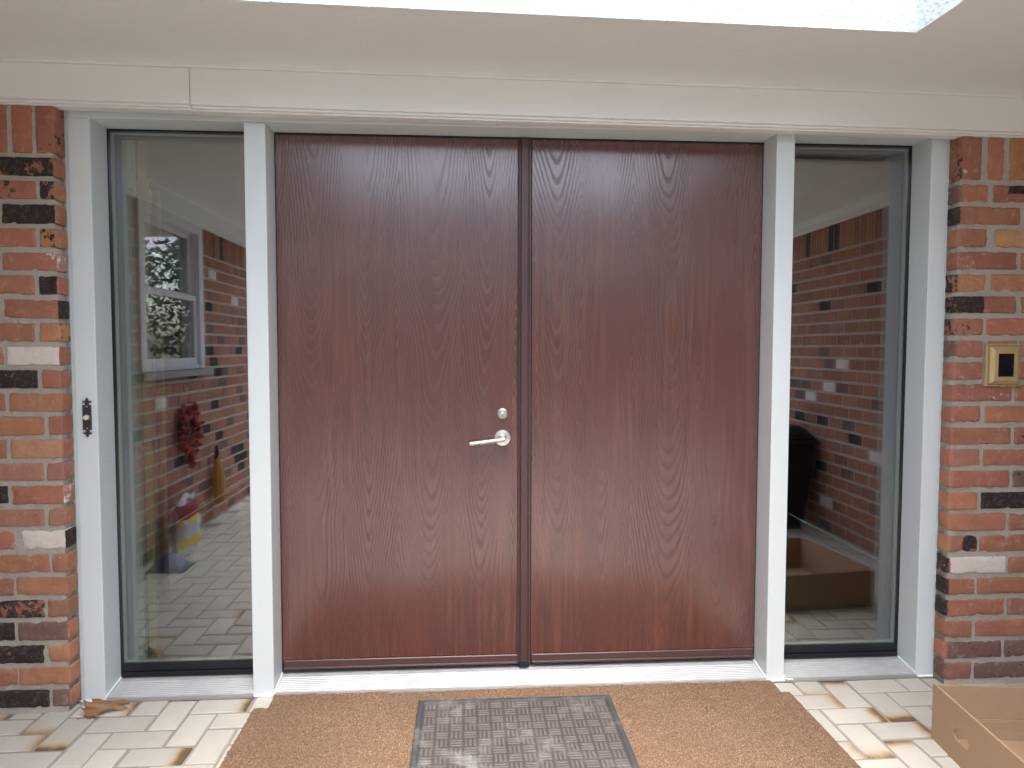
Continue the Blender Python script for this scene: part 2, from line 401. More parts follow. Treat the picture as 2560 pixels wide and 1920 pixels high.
# the flashed tiles by the door, as the photograph has them: (row, column) of the tile's first cell
FLASH_H = {(2,-2):.05,(3,-1):1.25,(0,0):.8,(2,-6):.55,(1,-3):.12,(0,-4):.5,(2,22):.95,(3,23):.75,(0,24):0,(1,21):.55,(1,25):.15,(4,-4):.2,(4,20):.45}
FLASH_V = {(0,-1):(.05,0),(1,0):(.15,0),(2,1):(.1,0),(2,-3):(.1,0),(1,-4):(.75,0),(0,-5):(.5,0),(0,23):(.75,1),(1,24):(1.0,0),(3,22):(.6,0),(3,26):(.4,0),(4,23):(.7,1),(2,25):(.3,0),(-1,22):(.3,0)}
def make_floor():
    m = MB(); m.box(WALL_L-.2,-3.35,-.15,WALL_R+.2,.2,-.0042); fl = structure(m.build('porch_floor', M['grout']))
    me = TM.mesh('tile', M['tile']); rest = MB(); rest.a['burn'] = []
    rnd = random.Random(3)
    px, py, x0, y0 = .1007, .1022, -.265, -.0085
    n = 0
    for r in range(-1, 33):
        for c in range(-9, 36):
            for kind in 'hv':
                if kind == 'h':
                    if (c-r) % 4: continue
                    cx, cy = x0+(c+1)*px, y0-(r+.5)*py; rz = 0
                    b = FLASH_H.get((r,c))
                    if b is None: b = rnd.choice((0,0,0,0,.2,.5,.8))*rnd.random()
                else:
                    if (r-c-1) % 4: continue
                    cx, cy = x0+(c+.5)*px, y0-(r+1)*py; rz = -pi/2
                    q = FLASH_V.get((r,c))
                    if q: b, fl_ = q; rz = pi/2 if fl_ else rz
                    else:
                        b = rnd.choice((0,0,.25,.6,.9))*rnd.random(); rz = rnd.choice((-pi/2,-pi/2,-pi/2,pi/2))
                if cx < WALL_L-.1 or cx > WALL_R+.1 or cy < -3.32: continue
                jx, jy, jr, jz = rnd.gauss(0,.0009), rnd.gauss(0,.0009), rnd.gauss(0,.006), rnd.gauss(0,.0006)
                tone = rnd.random()
                hid = .06 < cx < 1.80 and cy < -.14 and cy > -.7
                if r <= 6 and -1.02 < cx < 2.95:
                    if hid: continue
                    o = link('tile', me, fl, (cx+jx, cy+jy, jz), rz+jr, (b, tone, 0, 1)); n += 1
                else:
                    R = Matrix.Translation((cx+jx, cy+jy, jz)) @ Matrix.Rotation(rz+jr, 4, 'Z'); k = len(rest.v)
                    rest.v += [tuple(R @ Vector(v)) for v in TM.v]; rest.f += [tuple(k+i for i in f) for f in TM.f]; rest.mi += TM.mi
                    rest.a['burn'] += [(a[0]*b, 0, 0) for a in TM.a['burn']]
    o = rest.build('tile_field', M['tile'], fl, recalc=False); o.color = (1,.5,0,1); stuff(o)
make_floor()

SKY_X0, SKY_X1, SKY_Y0, SKY_Y1 = -.15, 2.018, -.56, -3.1
def make_ceiling():
    m = MB(); X0, X1, Y0, Y1 = WALL_L-.35, WALL_R+.35, -.02, -3.45
    def P(x, y): return (x, y, zceil(x))
    a, b, c, d = P(SKY_X0-.0,SKY_Y0-.012), P(SKY_X1,SKY_Y0+.011), P(SKY_X1+.06,SKY_Y1), P(SKY_X0,SKY_Y1)
    A, B, C_, D = P(X0,Y0), P(X1,Y0), P(X1,Y1), P(X0,Y1)
    for q in ((A,B,b,a),(B,C_,c,b),(C_,D,d,c),(D,A,a,d)): m.quad(*q)
    up = lambda p, z=.30: (p[0], p[1], p[2]+z)
    for q in ((A,B),(B,C_),(C_,D),(D,A)): m.quad(q[0], q[1], up(q[1]), up(q[0]))
    structure(m.build('ceiling', M['ceil'], recalc=False))
    m = MB()
    for q in ((a,b),(b,c),(c,d),(d,a)):
        n = 14
        m.quad(q[0], q[1], up(q[1],.32), up(q[0],.32))
    structure(m.build('skylight_shaft', M['stucco'], recalc=False))
    m = MB()
    for q in ((A,B,b,a),(B,C_,c,b),(C_,D,d,c),(D,A,a,d)): m.quad(*[up(p,.305) for p in q])
    m.box(X0,Y0+.004,2.50,X1,4.6,2.53)
    structure(m.build('roof', M['roof'], recalc=False))
make_ceiling()

# ================================================================ BRICK WALLS
BASE = {'R':(.40,.15,.088),'O':(.42,.175,.088),'P':(.37,.16,.11),'T':(.47,.255,.125),'D':(.17,.088,.072),'W':(.40,.17,.12),'Q':(.37,.14,.095),'S':(.35,.13,.085),'F':(.45,.20,.095),'N':(.40,.21,.16),'K':(.34,.125,.085)}
def code(c):
    b = BASE[c[0]]; cov = (0,0,0)
    if c[0] == 'K': cov = (int(c[1])/10, 0, 0)
    elif c[0] == 'W': cov = (0, .95, 0)
    elif c[0] == 'Q': cov = (0, .30, 0)
    elif c[0] == 'S': cov = (.36, .1, 0)
    elif c[0] == 'F': cov = (.0, 0, .8)
    elif c[0] == 'N': cov = (.1, .42, 0)
    elif c[0] == 'D': cov = (.28, 0, .3)
    elif c[0] == 'P': cov = (0, .16, .2)
    return b, cov
def brick_mesh(lx, ly, lz, face, end, corner, seed, r=.006, rc=.006):
    """rough reclaimed brick, its own origin at its centre; corner -1/+1/0 says which x end shows"""
    rnd = random.Random(seed); hx, hy, hz = lx/2, ly/2, lz/2
    def line(h, r, step):
        k = max(1, int((2*h-2*r)/step)); return [-h, -h+r*.3]+[-h+r+(2*h-2*r)*i/k for i in range(k+1)]+[h-r*.3, h]
    xs, ys, zs = line(hx, r, .014), line(hy, r, .05), line(hz, r, .013)
    m = MB(); idx = {}; fb, fc = code(face); eb, ec = code(end); m.a['base'] = []; m.a['cov'] = []
    tint = rnd.uniform(.86, 1.12); tg = rnd.uniform(.93, 1.1)
    nx, ny, nz = len(xs)-1, len(ys)-1, len(zs)-1
    ofs = Vector((seed*1.37, seed*.71, seed*2.3))
    def vert(i, j, k):
        if (i,j,k) in idx: return idx[i,j,k]
        p = Vector((xs[i], ys[j], zs[k]))
        rr = rc if corner and p.x*corner > 0 else r
        q = Vector((max(-hx+rr, min(hx-rr, p.x)), max(-hy+rr, min(hy-rr, p.y)), max(-hz+r, min(hz-r, p.z))))
        d = p-q
        if d.length > 1e-9:
            mx = max(abs(d.x), abs(d.y), abs(d.z)); L = mx if rr == r else min(mx, rr)
            p = q+d.normalized()*L
        w = p+ofs
        p += Vector(mnoise.noise_vector(w*55))*.0017+Vector(mnoise.noise_vector(w*150))*.0009
        chip = mnoise.noise(w*38)
        if d.length > r*.6 and chip > .18: p -= Vector((p.x/hx*.5, p.y/hy, p.z/hz*1.0))*.0042*min(1, (chip-.18)*3)
        idx[i,j,k] = len(m.v); m.v.append(tuple(p))
        onend = corner and xs[i]*corner > hx-max(rr*.55, .004)
        b, cv = (eb, ec) if onend else (fb, fc)
        if not onend and face == 'K4': cv = (.85 if xs[i] < .0 else .05, 0, 0)
        if not onend and face == 'K3': cv = (.85 if xs[i] > -.08 and zs[k] > -.004 else .05, 0, 0)
        if not onend and face == 'K2': cv = (.62 if xs[i] > 0 else 0, 0, 0)
        m.a['base'].append((b[0]*tint, b[1]*tint*tg, b[2]*tint)); m.a['cov'].append(cv)
        return idx[i,j,k]
    def face_(a, b, c, d): m.f.append((a,b,c,d)); m.mi.append(0)
    for i in range(nx):
        for k in range(nz):
            face_(vert(i,0,k), vert(i+1,0,k), vert(i+1,0,k+1), vert(i,0,k+1))
        for j in range(ny):
            face_(vert(i,j,nz), vert(i+1,j,nz), vert(i+1,j+1,nz), vert(i,j+1,nz))
            face_(vert(i,j+1,0), vert(i+1,j+1,0), vert(i+1,j,0), vert(i,j,0))
    for j in range(ny):
        for k in range(nz):
            face_(vert(0,j+1,k), vert(0,j,k), vert(0,j,k+1), vert(0,j+1,k+1))
            face_(vert(nx,j,k), vert(nx,j+1,k), vert(nx,j+1,k+1), vert(nx,j,k+1))
    return m
BRICKS_LEFT=[
  [(-0.959,-0.675,'K7','R')],
  [(-0.956,-0.739,'S','R'),(-0.727,-0.675,'K6','R')],
  [(-0.851,-0.675,'K8','R')],
  [(-0.967,-0.747,'R','R'),(-0.732,-0.675,'F','O')],
  [(-0.856,-0.675,'Q','N')],
  [(-0.973,-0.755,'O','O'),(-0.739,-0.675,'K9','R')],
  [(-0.856,-0.675,'R','K8')],
  [(-0.979,-0.760,'O','O'),(-0.743,-0.675,'O','F')],
  [(-1.063,-0.864,'O','O'),(-0.851,-0.675,'W','R')],
  [(-0.963,-0.755,'K8','K8'),(-0.739,-0.675,'R','R')],
  [(-1.069,-0.864,'R','R'),(-0.849,-0.675,'O','R')],
  [(-0.947,-0.738,'O','R'),(-0.721,-0.675,'R','R')],
  [(-1.070,-0.864,'O','R'),(-0.848,-0.675,'T','R')],
  [(-0.952,-0.745,'P','P'),(-0.734,-0.675,'P','P')],
  [(-1.054,-0.864,'K9','R'),(-0.850,-0.675,'R','N')],
  [(-0.952,-0.746,'P','P'),(-0.732,-0.675,'P','R')],
  [(-1.048,-0.847,'R','R'),(-0.825,-0.675,'W','K8')],
  [(-0.941,-0.735,'O','R'),(-0.725,-0.675,'Q','R')],
  [(-1.059,-0.856,'P','P'),(-0.846,-0.675,'O','O')],
  [(-0.957,-0.755,'K6','D'),(-0.745,-0.675,'P','P')],
  [(-1.065,-0.858,'K8','R'),(-0.846,-0.675,'D','R')],
  [(-0.963,-0.762,'K8','D'),(-0.746,-0.675,'O','O')],
  [(-1.060,-0.854,'R','R'),(-0.848,-0.675,'O','O')],
  [(-0.957,-0.749,'K8','D'),(-0.738,-0.675,'D','R')],
]
BRICKS_RIGHT=[
  [(2.503,2.618,'R','D'),(2.637,2.905,'K3','R')],
  [(2.503,2.745,'R','K7'),(2.764,2.902,'R','R')],
  [(2.503,2.618,'S','R'),(2.650,2.919,'T','T')],
  [(2.503,2.739,'Q','R'),(2.755,2.890,'R','R')],
  [(2.503,2.621,'O','K6'),(2.642,2.913,'R','R')],
  [(2.503,2.742,'K4','K7'),(2.762,2.897,'R','R')],
  [(2.503,2.617,'S','K5'),(2.630,2.894,'R','R')],
  [(2.503,2.620,'Q','D'),(2.640,2.752,'R','R'),(2.765,2.904,'P','P')],
  [(2.503,2.618,'Q','R'),(2.636,2.894,'R','R')],
  [(2.503,2.738,'Q','R'),(2.751,2.891,'R','R')],
  [(2.503,2.619,'R','R'),(2.636,2.901,'R','R')],
  [(2.503,2.741,'O','R'),(2.755,2.885,'S','R')],
  [(2.503,2.622,'P','R'),(2.635,2.901,'R','R')],
  [(2.503,2.741,'R','O'),(2.754,2.885,'D','R')],
  [(2.503,2.618,'R','R'),(2.633,2.895,'K9','R')],
  [(2.503,2.732,'R','R'),(2.747,2.878,'S','D')],
  [(2.503,2.624,'K2','O'),(2.634,2.888,'R','R')],
  [(2.503,2.740,'W','K7'),(2.750,2.885,'R','R')],
  [(2.503,2.619,'R','K7'),(2.629,2.888,'R','R')],
  [(2.503,2.740,'R','K8'),(2.752,2.886,'P','R')],
  [(2.503,2.612,'R','R'),(2.627,2.884,'R','R')],
  [(2.503,2.737,'D','R'),(2.746,2.881,'D','R')],
  [(2.503,2.618,'P','D'),(2.630,2.884,'D','R')],
]
YF = -.075                        # face of the bricks
SOLDIER_L = [(-.995,-.925,'R'),(-.911,-.828,'R'),(-.812,-.747,'R'),(-.736,-.675,'S')]
SOLDIER_R = [(2.503,2.588,'Q'),(2.613,2.675,'R'),(2.697,2.762,'O'),(2.784,2.85,'R'),(2.87,2.935,'R')]
def make_brick_wall(name, label, x0, x1, table, zt, pitch, bh, soldier, sz0, sz1, corner, seed):
    w = thing(name, label, 'brick wall', ((x0+x1)/2, 0, 0), 'brick walls beside the door'); cx = (x0+x1)/2
    m = MB(); g = .010
    # mortar body: its face lies back from the bricks, lightly uneven
    fx0, fx1 = (x0, x1-g) if corner > 0 else (x0+g, x1)
    n, k = 46, 150; yf = YF+.0062; idx = {}
    for i in range(n+1):
        for j in range(k+1):
            x = fx0+(fx1-fx0)*i/n; z = 2.3*j/k
            edge = (i == n and corner > 0) or (i == 0 and corner < 0)
            h = mnoise.noise(Vector((x*45, z*45, seed)))*.0022+mnoise.noise(Vector((x*130, z*130, seed)))*.0012
            if z < .03: h -= .006*(1-z/.03)
            idx[i,j] = len(m.v); m.v.append((x-cx, yf+(.004 if edge else 0)+h, z))
    for i in range(n):
        for j in range(k): m.f.append((idx[i,j], idx[i+1,j], idx[i+1,j+1], idx[i,j+1])); m.mi.append(0)
    m.box(fx0-cx, yf+.006, .0005, fx1-cx, -.004, 2.3); m.box(x0-cx, -.004, .0005, (XA-.001 if corner > 0 else x1)-cx, .16, 2.5) if corner > 0 else m.box(XH+.001-cx, -.004, .0005, x1-cx, .16, 2.5)
    m.build('mortar', M['mortar'], w, smooth=True, recalc=False)
    s = seed; depth = .068
    def put(xa, xb, z0, z1, fc, en, cn):
        nonlocal s; s += 1; lx, lz = xb-xa, z1-z0
        bm_ = brick_mesh(lx, depth, lz, fc, en, cn, s, .0055 if corner > 0 else .0065, .006 if corner > 0 else .017)
        o = bm_.build('brick', M['brick'], w, smooth=True, loc=((xa+xb)/2-cx, YF+depth/2+random.uniform(-.0015,.0015), (z0+z1)/2), recalc=False)
        o.rotation_euler = (random.gauss(0,.004), random.gauss(0,.006) if lx > lz else 0, random.gauss(0,.006) if not cn else 0)
    rnd = random.Random(seed)
    fill = 'RROORPPSQK'
    for i, row in enumerate(table):
        z1 = zt-i*pitch; z0 = z1-bh; row = [list(b) for b in row]
        out = list(row)
        if corner > 0:
            while out[0][0] > x0+.02:
                xb = out[0][0]-.016; xa = max(x0, xb-.2); f = rnd.choice(fill); f = 'K7' if f == 'K' else f; out.insert(0, [xa, xb, f, 'R'])
        else:
            while out[-1][1] < x1-.02:
                xa = out[-1][1]+.016; xb = min(x1, xa+.245); f = rnd.choice(fill); f = 'K7' if f == 'K' else f; out.append([xa, xb, f, 'R'])
        for b in out:
            if b[1]-b[0] < .02: continue
            cn = corner if (b is out[-1] and corner > 0) or (b is out[0] and corner < 0) else 0
            put(b[0], b[1], z0+rnd.gauss(0,.0009), z1+rnd.gauss(0,.0009), b[2], b[3], cn)
    for j, (xa, xb, f) in enumerate(soldier):
        cn = corner if (j == len(soldier)-1 and corner > 0) or (j == 0 and corner < 0) else 0
        put(xa, xb, sz0, sz1, f, 'S' if cn else 'R', cn)
make_brick_wall('brick_wall', 'red brick wall beside the tall casing that carries the doorbell, with black and white worn bricks', WALL_L-.05, -.675, BRICKS_LEFT, 1.9135, .0796, .0622, SOLDIER_L, 1.926, 2.0825, 1, 100)
make_brick_wall('brick_wall', 'red brick wall with rounded corner bricks that carries the brass plate above the cardboard box', 2.503, WALL_R+.05, BRICKS_RIGHT, 1.876, .0814, .0632, SOLDIER_R, 1.893, 2.0485, -1, 500)

# side walls of the porch, seen mirrored in the sidelights
def make_side_wall(name, label, X, sgn, y0, y1, hole, seed):
    w = thing(name, label, 'brick wall', (X, (y0+y1)/2, 0), 'side walls of the porch')
    rnd = random.Random(seed); m = MB(); m.a['base'] = []; m.a['cov'] = []; cy_ = (y0+y1)/2
    def brick(ya, yb, za, zb, f):
        b, cv = code(f); tint = rnd.uniform(.8, 1.1); d = .0045+rnd.uniform(-.002,.002); e = .003
        xs, xf = 0, d*sgn; k = len(m.v)
        ya -= cy_; yb -= cy_
        m.v += [(xs,ya,za),(xs,yb,za),(xs,yb,zb),(xs,ya,zb),(xf,ya+e,za+e),(xf,yb-e,za+e),(xf,yb-e,zb-e),(xf,ya+e,zb-e)]
        for q in ((4,5,6,7),(0,1,5,4),(1,2,6,5),(2,3,7,6),(3,0,4,7)): m.f.append(tuple(k+i for i in (q if sgn > 0 else q[::-1]))); m.mi.append(0)
        m.a['base'] += [(b[0]*tint, b[1]*tint, b[2]*tint)]*8; m.a['cov'] += [cv]*8
    z = .02; row = 0
    while z < 2.28:
        y = y0+(0 if row % 2 else -.084)
        top = z > 1.92
        h = .19 if top else .0625
        while y < y1:
            L = .064 if top else .152
            a, b = max(y, y0), min(y+L, y1)
            f = rnd.choice('RROORPPSDQRR')
            if rnd.random() < .05: f = 'K8'
            elif rnd.random() < .025: f = 'W'
            segs = [(a, b)]
            if hole and z+h > hole[2] and z < hole[3]:
                segs = [(a, min(b, hole[0])), (max(a, hole[1]), b)]
            for sa, sb in segs:
                if sb-sa > .012: brick(sa, sb, z, z+h, f)
            y += L+.016
        z += h+.0175; row += 1
    stuff(m.build('brick_field', M['brick'], w, recalc=False))
    mm = MB()
    def slab(ya, yb, za, zb): mm.box(-.12 if sgn > 0 else 0, ya-cy_, za, 0 if sgn > 0 else .12, yb-cy_, zb)
    if hole:
        slab(y0, hole[0], 0, 2.45); slab(hole[1], y1, 0, 2.45); slab(hole[0], hole[1], 0, hole[2]); slab(hole[0], hole[1], hole[3], 2.45)
    else: slab(y0, y1, 0, 2.45)
    mm.build('mortar', M['mortar'], w)
    bd = MB(); bd.box(0, y0-cy_, 2.135, .06*sgn, y1-cy_, 2.26); bd.box(0, y0-cy_, 2.115, .03*sgn, y1-cy_, 2.1348)
    bd.build('frieze_board', M['cream'], w, bevel=.003)
    return w
HOLE = (-2.30, -1.32, 1.13, 2.115)
wl = make_side_wall('porch_side_wall', 'brick porch side wall with a white window, mirrored in the sidelight by the doorbell', WALL_L, 1, -4.2, -.08, HOLE, 11)
make_side_wall('porch_side_wall', 'plain brick porch side wall mirrored in the sidelight by the brass plate', WALL_R, -1, -3.2, -.08, None, 12)
def make_window():
    w = thing('sash_window', 'white double hung window in the brick porch wall, mirrored in the glass', 'window', (WALL_L, -1.81, 1.13))
    y0, y1, z0, z1 = -.49, .49, 0, .985
    m = MB(); m.box(-.11,y0,z0,.02,y0+.075,z1); m.box(-.11,y1-.075,z0,.02,y1,z1); m.box(-.11,y0+.075,z1-.06,.02,y1-.075,z1); m.box(-.11,y0+.075,z0,.012,y1-.075,z0+.03)
    m.build('frame', M['winbox'], w, bevel=.003)
    m = MB(); m.box(-.02,y0-.06,-.045,.06,y1+.06,-.002); m.build('sill', M['conc'], w, bevel=.004)
    for (za, zb, xo) in ((.03,.5,-.035),(.47,.925,-.07)):
        s = MB(); a, b = y0+.075, y1-.075
        s.box(xo,a,za,xo+.03,a+.04,zb); s.box(xo,b-.04,za,xo+.03,b,zb); s.box(xo,a+.04,za,xo+.03,b-.04,za+.045); s.box(xo,a+.04,zb-.035,xo+.03,b-.04,zb)
        so_ = s.build('sash', M['winbox'], w, bevel=.002)
        g = MB(); g.box(xo+.012,a+.04,za+.045,xo+.017,b-.04,zb-.035); g.build('pane', M['glass'], so_)
    bl = MB()
    for k in range(8): bl.box(-.105,y0+.08,.90-k*.022,-.09,y1-.08,.918-k*.022)
    bl.build('blind', M['shelf'], w)
    dk = MB(); dk.box(-.5,y0-.2,-.2,-.13,y1+.2,1.2)
    rm = MB()
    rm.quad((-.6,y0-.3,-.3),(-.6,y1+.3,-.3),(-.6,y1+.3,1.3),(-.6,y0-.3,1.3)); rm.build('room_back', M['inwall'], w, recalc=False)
make_window()

# ================================================================ HEADER BEAM
def make_header():
    h = thing('header_beam', 'cream painted header beam with a butt joint spanning above the doors and both brick walls', 'beam', (.9, 0, 2.2))
    O = Vector((.9, 0, 2.2))
    def seg(x0, x1, y0, y1, zb, zt):
        P = []
        for z in (zb, zt):
            P += [(x0,y0,z(x0)),(x1,y0,z(x1)),(x1,y1,z(x1)),(x0,y1,z(x0))]
        return [tuple(Vector(p)-O) for p in P]
    jx = -.222
    for a, b, dy, dz in ((WALL_L-.1, jx-.0012, 0, 0), (jx+.0012, WALL_R+.1, -.0025, -.0035)):
        m = MB(); m.hexa(seg(a, b, -.0925+dy, -.02, lambda x: zhead(x)+dz, lambda x: zceil(x)-.006)); m.build('fascia_board', M['cream'], h, bevel=.003, seg=2)
        m = MB(); m.hexa(seg(a, b, -.082+dy, -.028, lambda x: zhead(x)-.009+dz, lambda x: zhead(x)-.0002+dz))
        m.hexa(seg(a, b, -.0735+dy, -.028, lambda x: zhead(x)-.016+dz, lambda x: zhead(x)-.0092+dz)); m.build('drip_moulding', M['cream'], h, bevel=.0025, seg=2)
    m = MB(); m.hexa(seg(WALL_L-.1, WALL_R+.1, -.098, -.03, lambda x: zceil(x)-.0058, lambda x: zceil(x)+.004)); m.build('caulk_line', M['cream'], h, bevel=.003)
    m = MB(); m.box(-.684-O.x, .004, 2.118-O.z, 2.534-O.x, .2, 2.52-O.z); m.build('lintel', M['inwall'], h)
make_header()

# ================================================================ DOOR FRAME AND THRESHOLD
TOP = 2.067
def make_frame():
    f = thing('door_frame', 'white metal frame of casings and mullions around the double doors and sidelights', 'door frame', (.9, .08, 0))
    o = Vector((.9, .08, 0))
    def bx(m, a): m.box(a[0]-o.x, a[1]-o.y, a[2]-o.z, a[3]-o.x, a[4]-o.y, a[5]-o.z)
    m = MB(); bx(m, (XA+.014, 0, .001, XB, .17, 2.0665)); bx(m, (XA, .004, .001, XA+.0135, .1, 2.118)); m.build('casing', M['trim'], f, bevel=.0025)
    m = MB(); bx(m, (XG, 0, .001, 2.512, .17, 2.0665)); bx(m, (2.5125, -.005, .001, XH, .1, 2.118)); m.build('casing', M['trim'], f, bevel=.0025)
    m = MB(); bx(m, (XC, 0, .001, XD, .17, 2.0655)); m.build('mullion', M['trim'], f, bevel=.0025)
    m = MB(); bx(m, (XE, 0, .001, XF, .17, 2.0655)); m.build('mullion', M['trim'], f, bevel=.0025)
    m = MB(); bx(m, (XA+.014, -.002, 2.067, 2.512, .17, 2.118)); m.build('head', M['trim'], f, bevel=.0025)
    m = MB(); bx(m, (-.590, .200, .035, -.543, .22, 2.062)); m.build('inner_casing', M['shelf'], f)
    m = MB(); bx(m, (-.527, .200, .035, -.497, .225, 2.062)); m.build('inner_casing', M['tanwood'], f)
    # thin shadow gaps / weatherstrip round each opening
    m = MB()
    for a, b in ((XB,XC),(XD,XE),(XF,XG)):
        bx(m, (a, .1175, .03, a+.004, .165, 2.0665)); bx(m, (b-.004, .1175, .03, b, .165, 2.0665)); bx(m, (a+.004, .1175, 2.060, b-.004, .165, 2.0665))
    m.build('weatherstrip', M['black'], f)
    # ribbed aluminium sills
    def sill(x0, x1, yin):
        m = MB(); prof = [(yin, .0), (-.002, .0), (-.002, .0135)]; n = 8; ya, yb, za, zb = .001, .094, .0145, .0262
        prof.append((ya, za))
        for k in range(n):
            t0 = k/n
            for u, hgt in ((.12,0),(.28,-.0028),(.62,-.0028),(.78,0)):
                t = t0+u/n; prof.append((ya+(yb-ya)*t, za+(zb-za)*t+hgt))
        prof += [(yb, zb+.0006), (.108, .0305), (yin, .0325)]
        m.prism([(y-o.y, z) for y, z in prof], x0-o.x, x1-o.x)
        m.build('threshold', M['alu'], f)
    sill(XB+.0006, XC-.0006, .165); sill(XD+.0006, XE-.0006, .165); sill(XF+.0006, XG-.0006, .165)
    m = MB()
    rnd = random.Random(4)
    for a, b in ((XB+.0,XC-.001),(XD+.001,XE-.001),(XF+.001,XG)):
        n = int((b-a)/.025); pts = [a+(b-a)*i/n for i in range(n+1)]
        for i in range(n):
            y0, y1 = [-.0135+.003*mnoise.noise(Vector((pts[i+j]*22, 1, 0))) for j in (0,1)]
            z0, z1 = [.0085+.0015*mnoise.noise(Vector((pts[i+j]*17, 5, 0))) for j in (0,1)]
            P = [(pts[i],y0,.0003),(pts[i+1],y1,.0003),(pts[i+1],-.0022,.0003),(pts[i],-.0022,.0003),(pts[i],y0,z0),(pts[i+1],y1,z1),(pts[i+1],-.0022,z1+.002),(pts[i],-.0022,z0+.002)]
            m.hexa([tuple(Vector(p)-o) for p in P])
    m.build('mortar_bed', M['conc'], f, recalc=False)
    # caulk: along the sill ends and round the feet of the posts
    m = MB()
    def bead(pts, r):
        pp = []
        for i in range(len(pts)-1):
            a, b = Vector(pts[i]), Vector(pts[i+1]); n = max(2, int((b-a).length/.012))
            for k in range(n): pp.append(a.lerp(b, k/n))
        pp.append(Vector(pts[-1])); rr = [r*(1+.35*mnoise.noise(p*60)) for p in pp]
        m.tube([tuple(p-o) for p in pp], rr, 8)
    for x in (XB+.002, XC-.002, XD+.002, XE-.002, XF+.002, XG-.002): bead([(x, .000, .016), (x, .094, .028), (x, .116, .034)], .0036)
    for a, b in ((XA,XB),(XC,XD),(XE,XF),(XG,XH)): bead([(a, -.002, .003), (b, -.002, .003), (b+.001 if b != XH else b, .0, .012)], .0052)
    bead([(XF, -.003, .004), (XF+.03, -.006, .006), (XF+.034, -.004, .008)], .006); bead([(XB-.004, -.003, .004), (XB+.004, -.0035, .01)], .0055)
    m.build('caulk_bead', M['caulk'], f, smooth=True)
    m = MB()
    hd = MB()
    for x, y, z, sx in ((XB,.05,1.55,1),(XB,.06,.86,1),(XD,.05,1.12,1),(XD,.06,.30,1),(XE,.055,.25,-1),(XE,.05,1.25,-1),(XG,.05,1.62,-1),(XG,.06,.42,-1),(XB,.04,.33,1),(XE,.06,1.86,-1)):
        hd.box(min(x,x+.0006*sx)-o.x, y-.0016-o.y, z-.0016, max(x,x+.0006*sx)-o.x, y+.0016-o.y, z+.0016)
    for x in (.35, 1.33, 1.75, -.33, 2.2): hd.box(x-.0016-o.x, .05-.0016-o.y, 2.0658, x+.0016-o.x, .05+.0016-o.y, 2.0668)
    stuff(hd.build('nail_heads', M['conc'], f))
    return f
make_frame()

# ================================================================ DOORS
def lathe_y(m, prof, cx, cz, seg=40):
    """profile of (y, radius) revolved about the y axis"""
    n0 = len(m.v)
    for y, r in prof:
        for k in range(seg): a = 2*pi*k/seg; m.v.append((cx+r*cos(a), y, cz+r*sin(a)))
    for i in range(len(prof)-1):
        for k in range(seg): m.f.append((n0+i*seg+k, n0+i*seg+(k+1) % seg, n0+(i+1)*seg+(k+1) % seg, n0+(i+1)*seg+k)); m.mi.append(0)
    m.f.append(tuple(n0+(len(prof)-1)*seg+k for k in range(seg))); m.mi.append(0)
def sweep(parent, w):
    m = MB(); pr = [(0,.0465),(-.006,.0465),(-.0095,.049),(-.0095,.0545),(-.005,.0570),(-.0065,.0600),(-.0065,.0805),(-.0035,.0835),(0,.0835)]
    m.prism([(y, z-.0) for y, z in pr], .004, w-.001); return m.build('sweep', M['brownmetal'], parent, bevel=.0008)
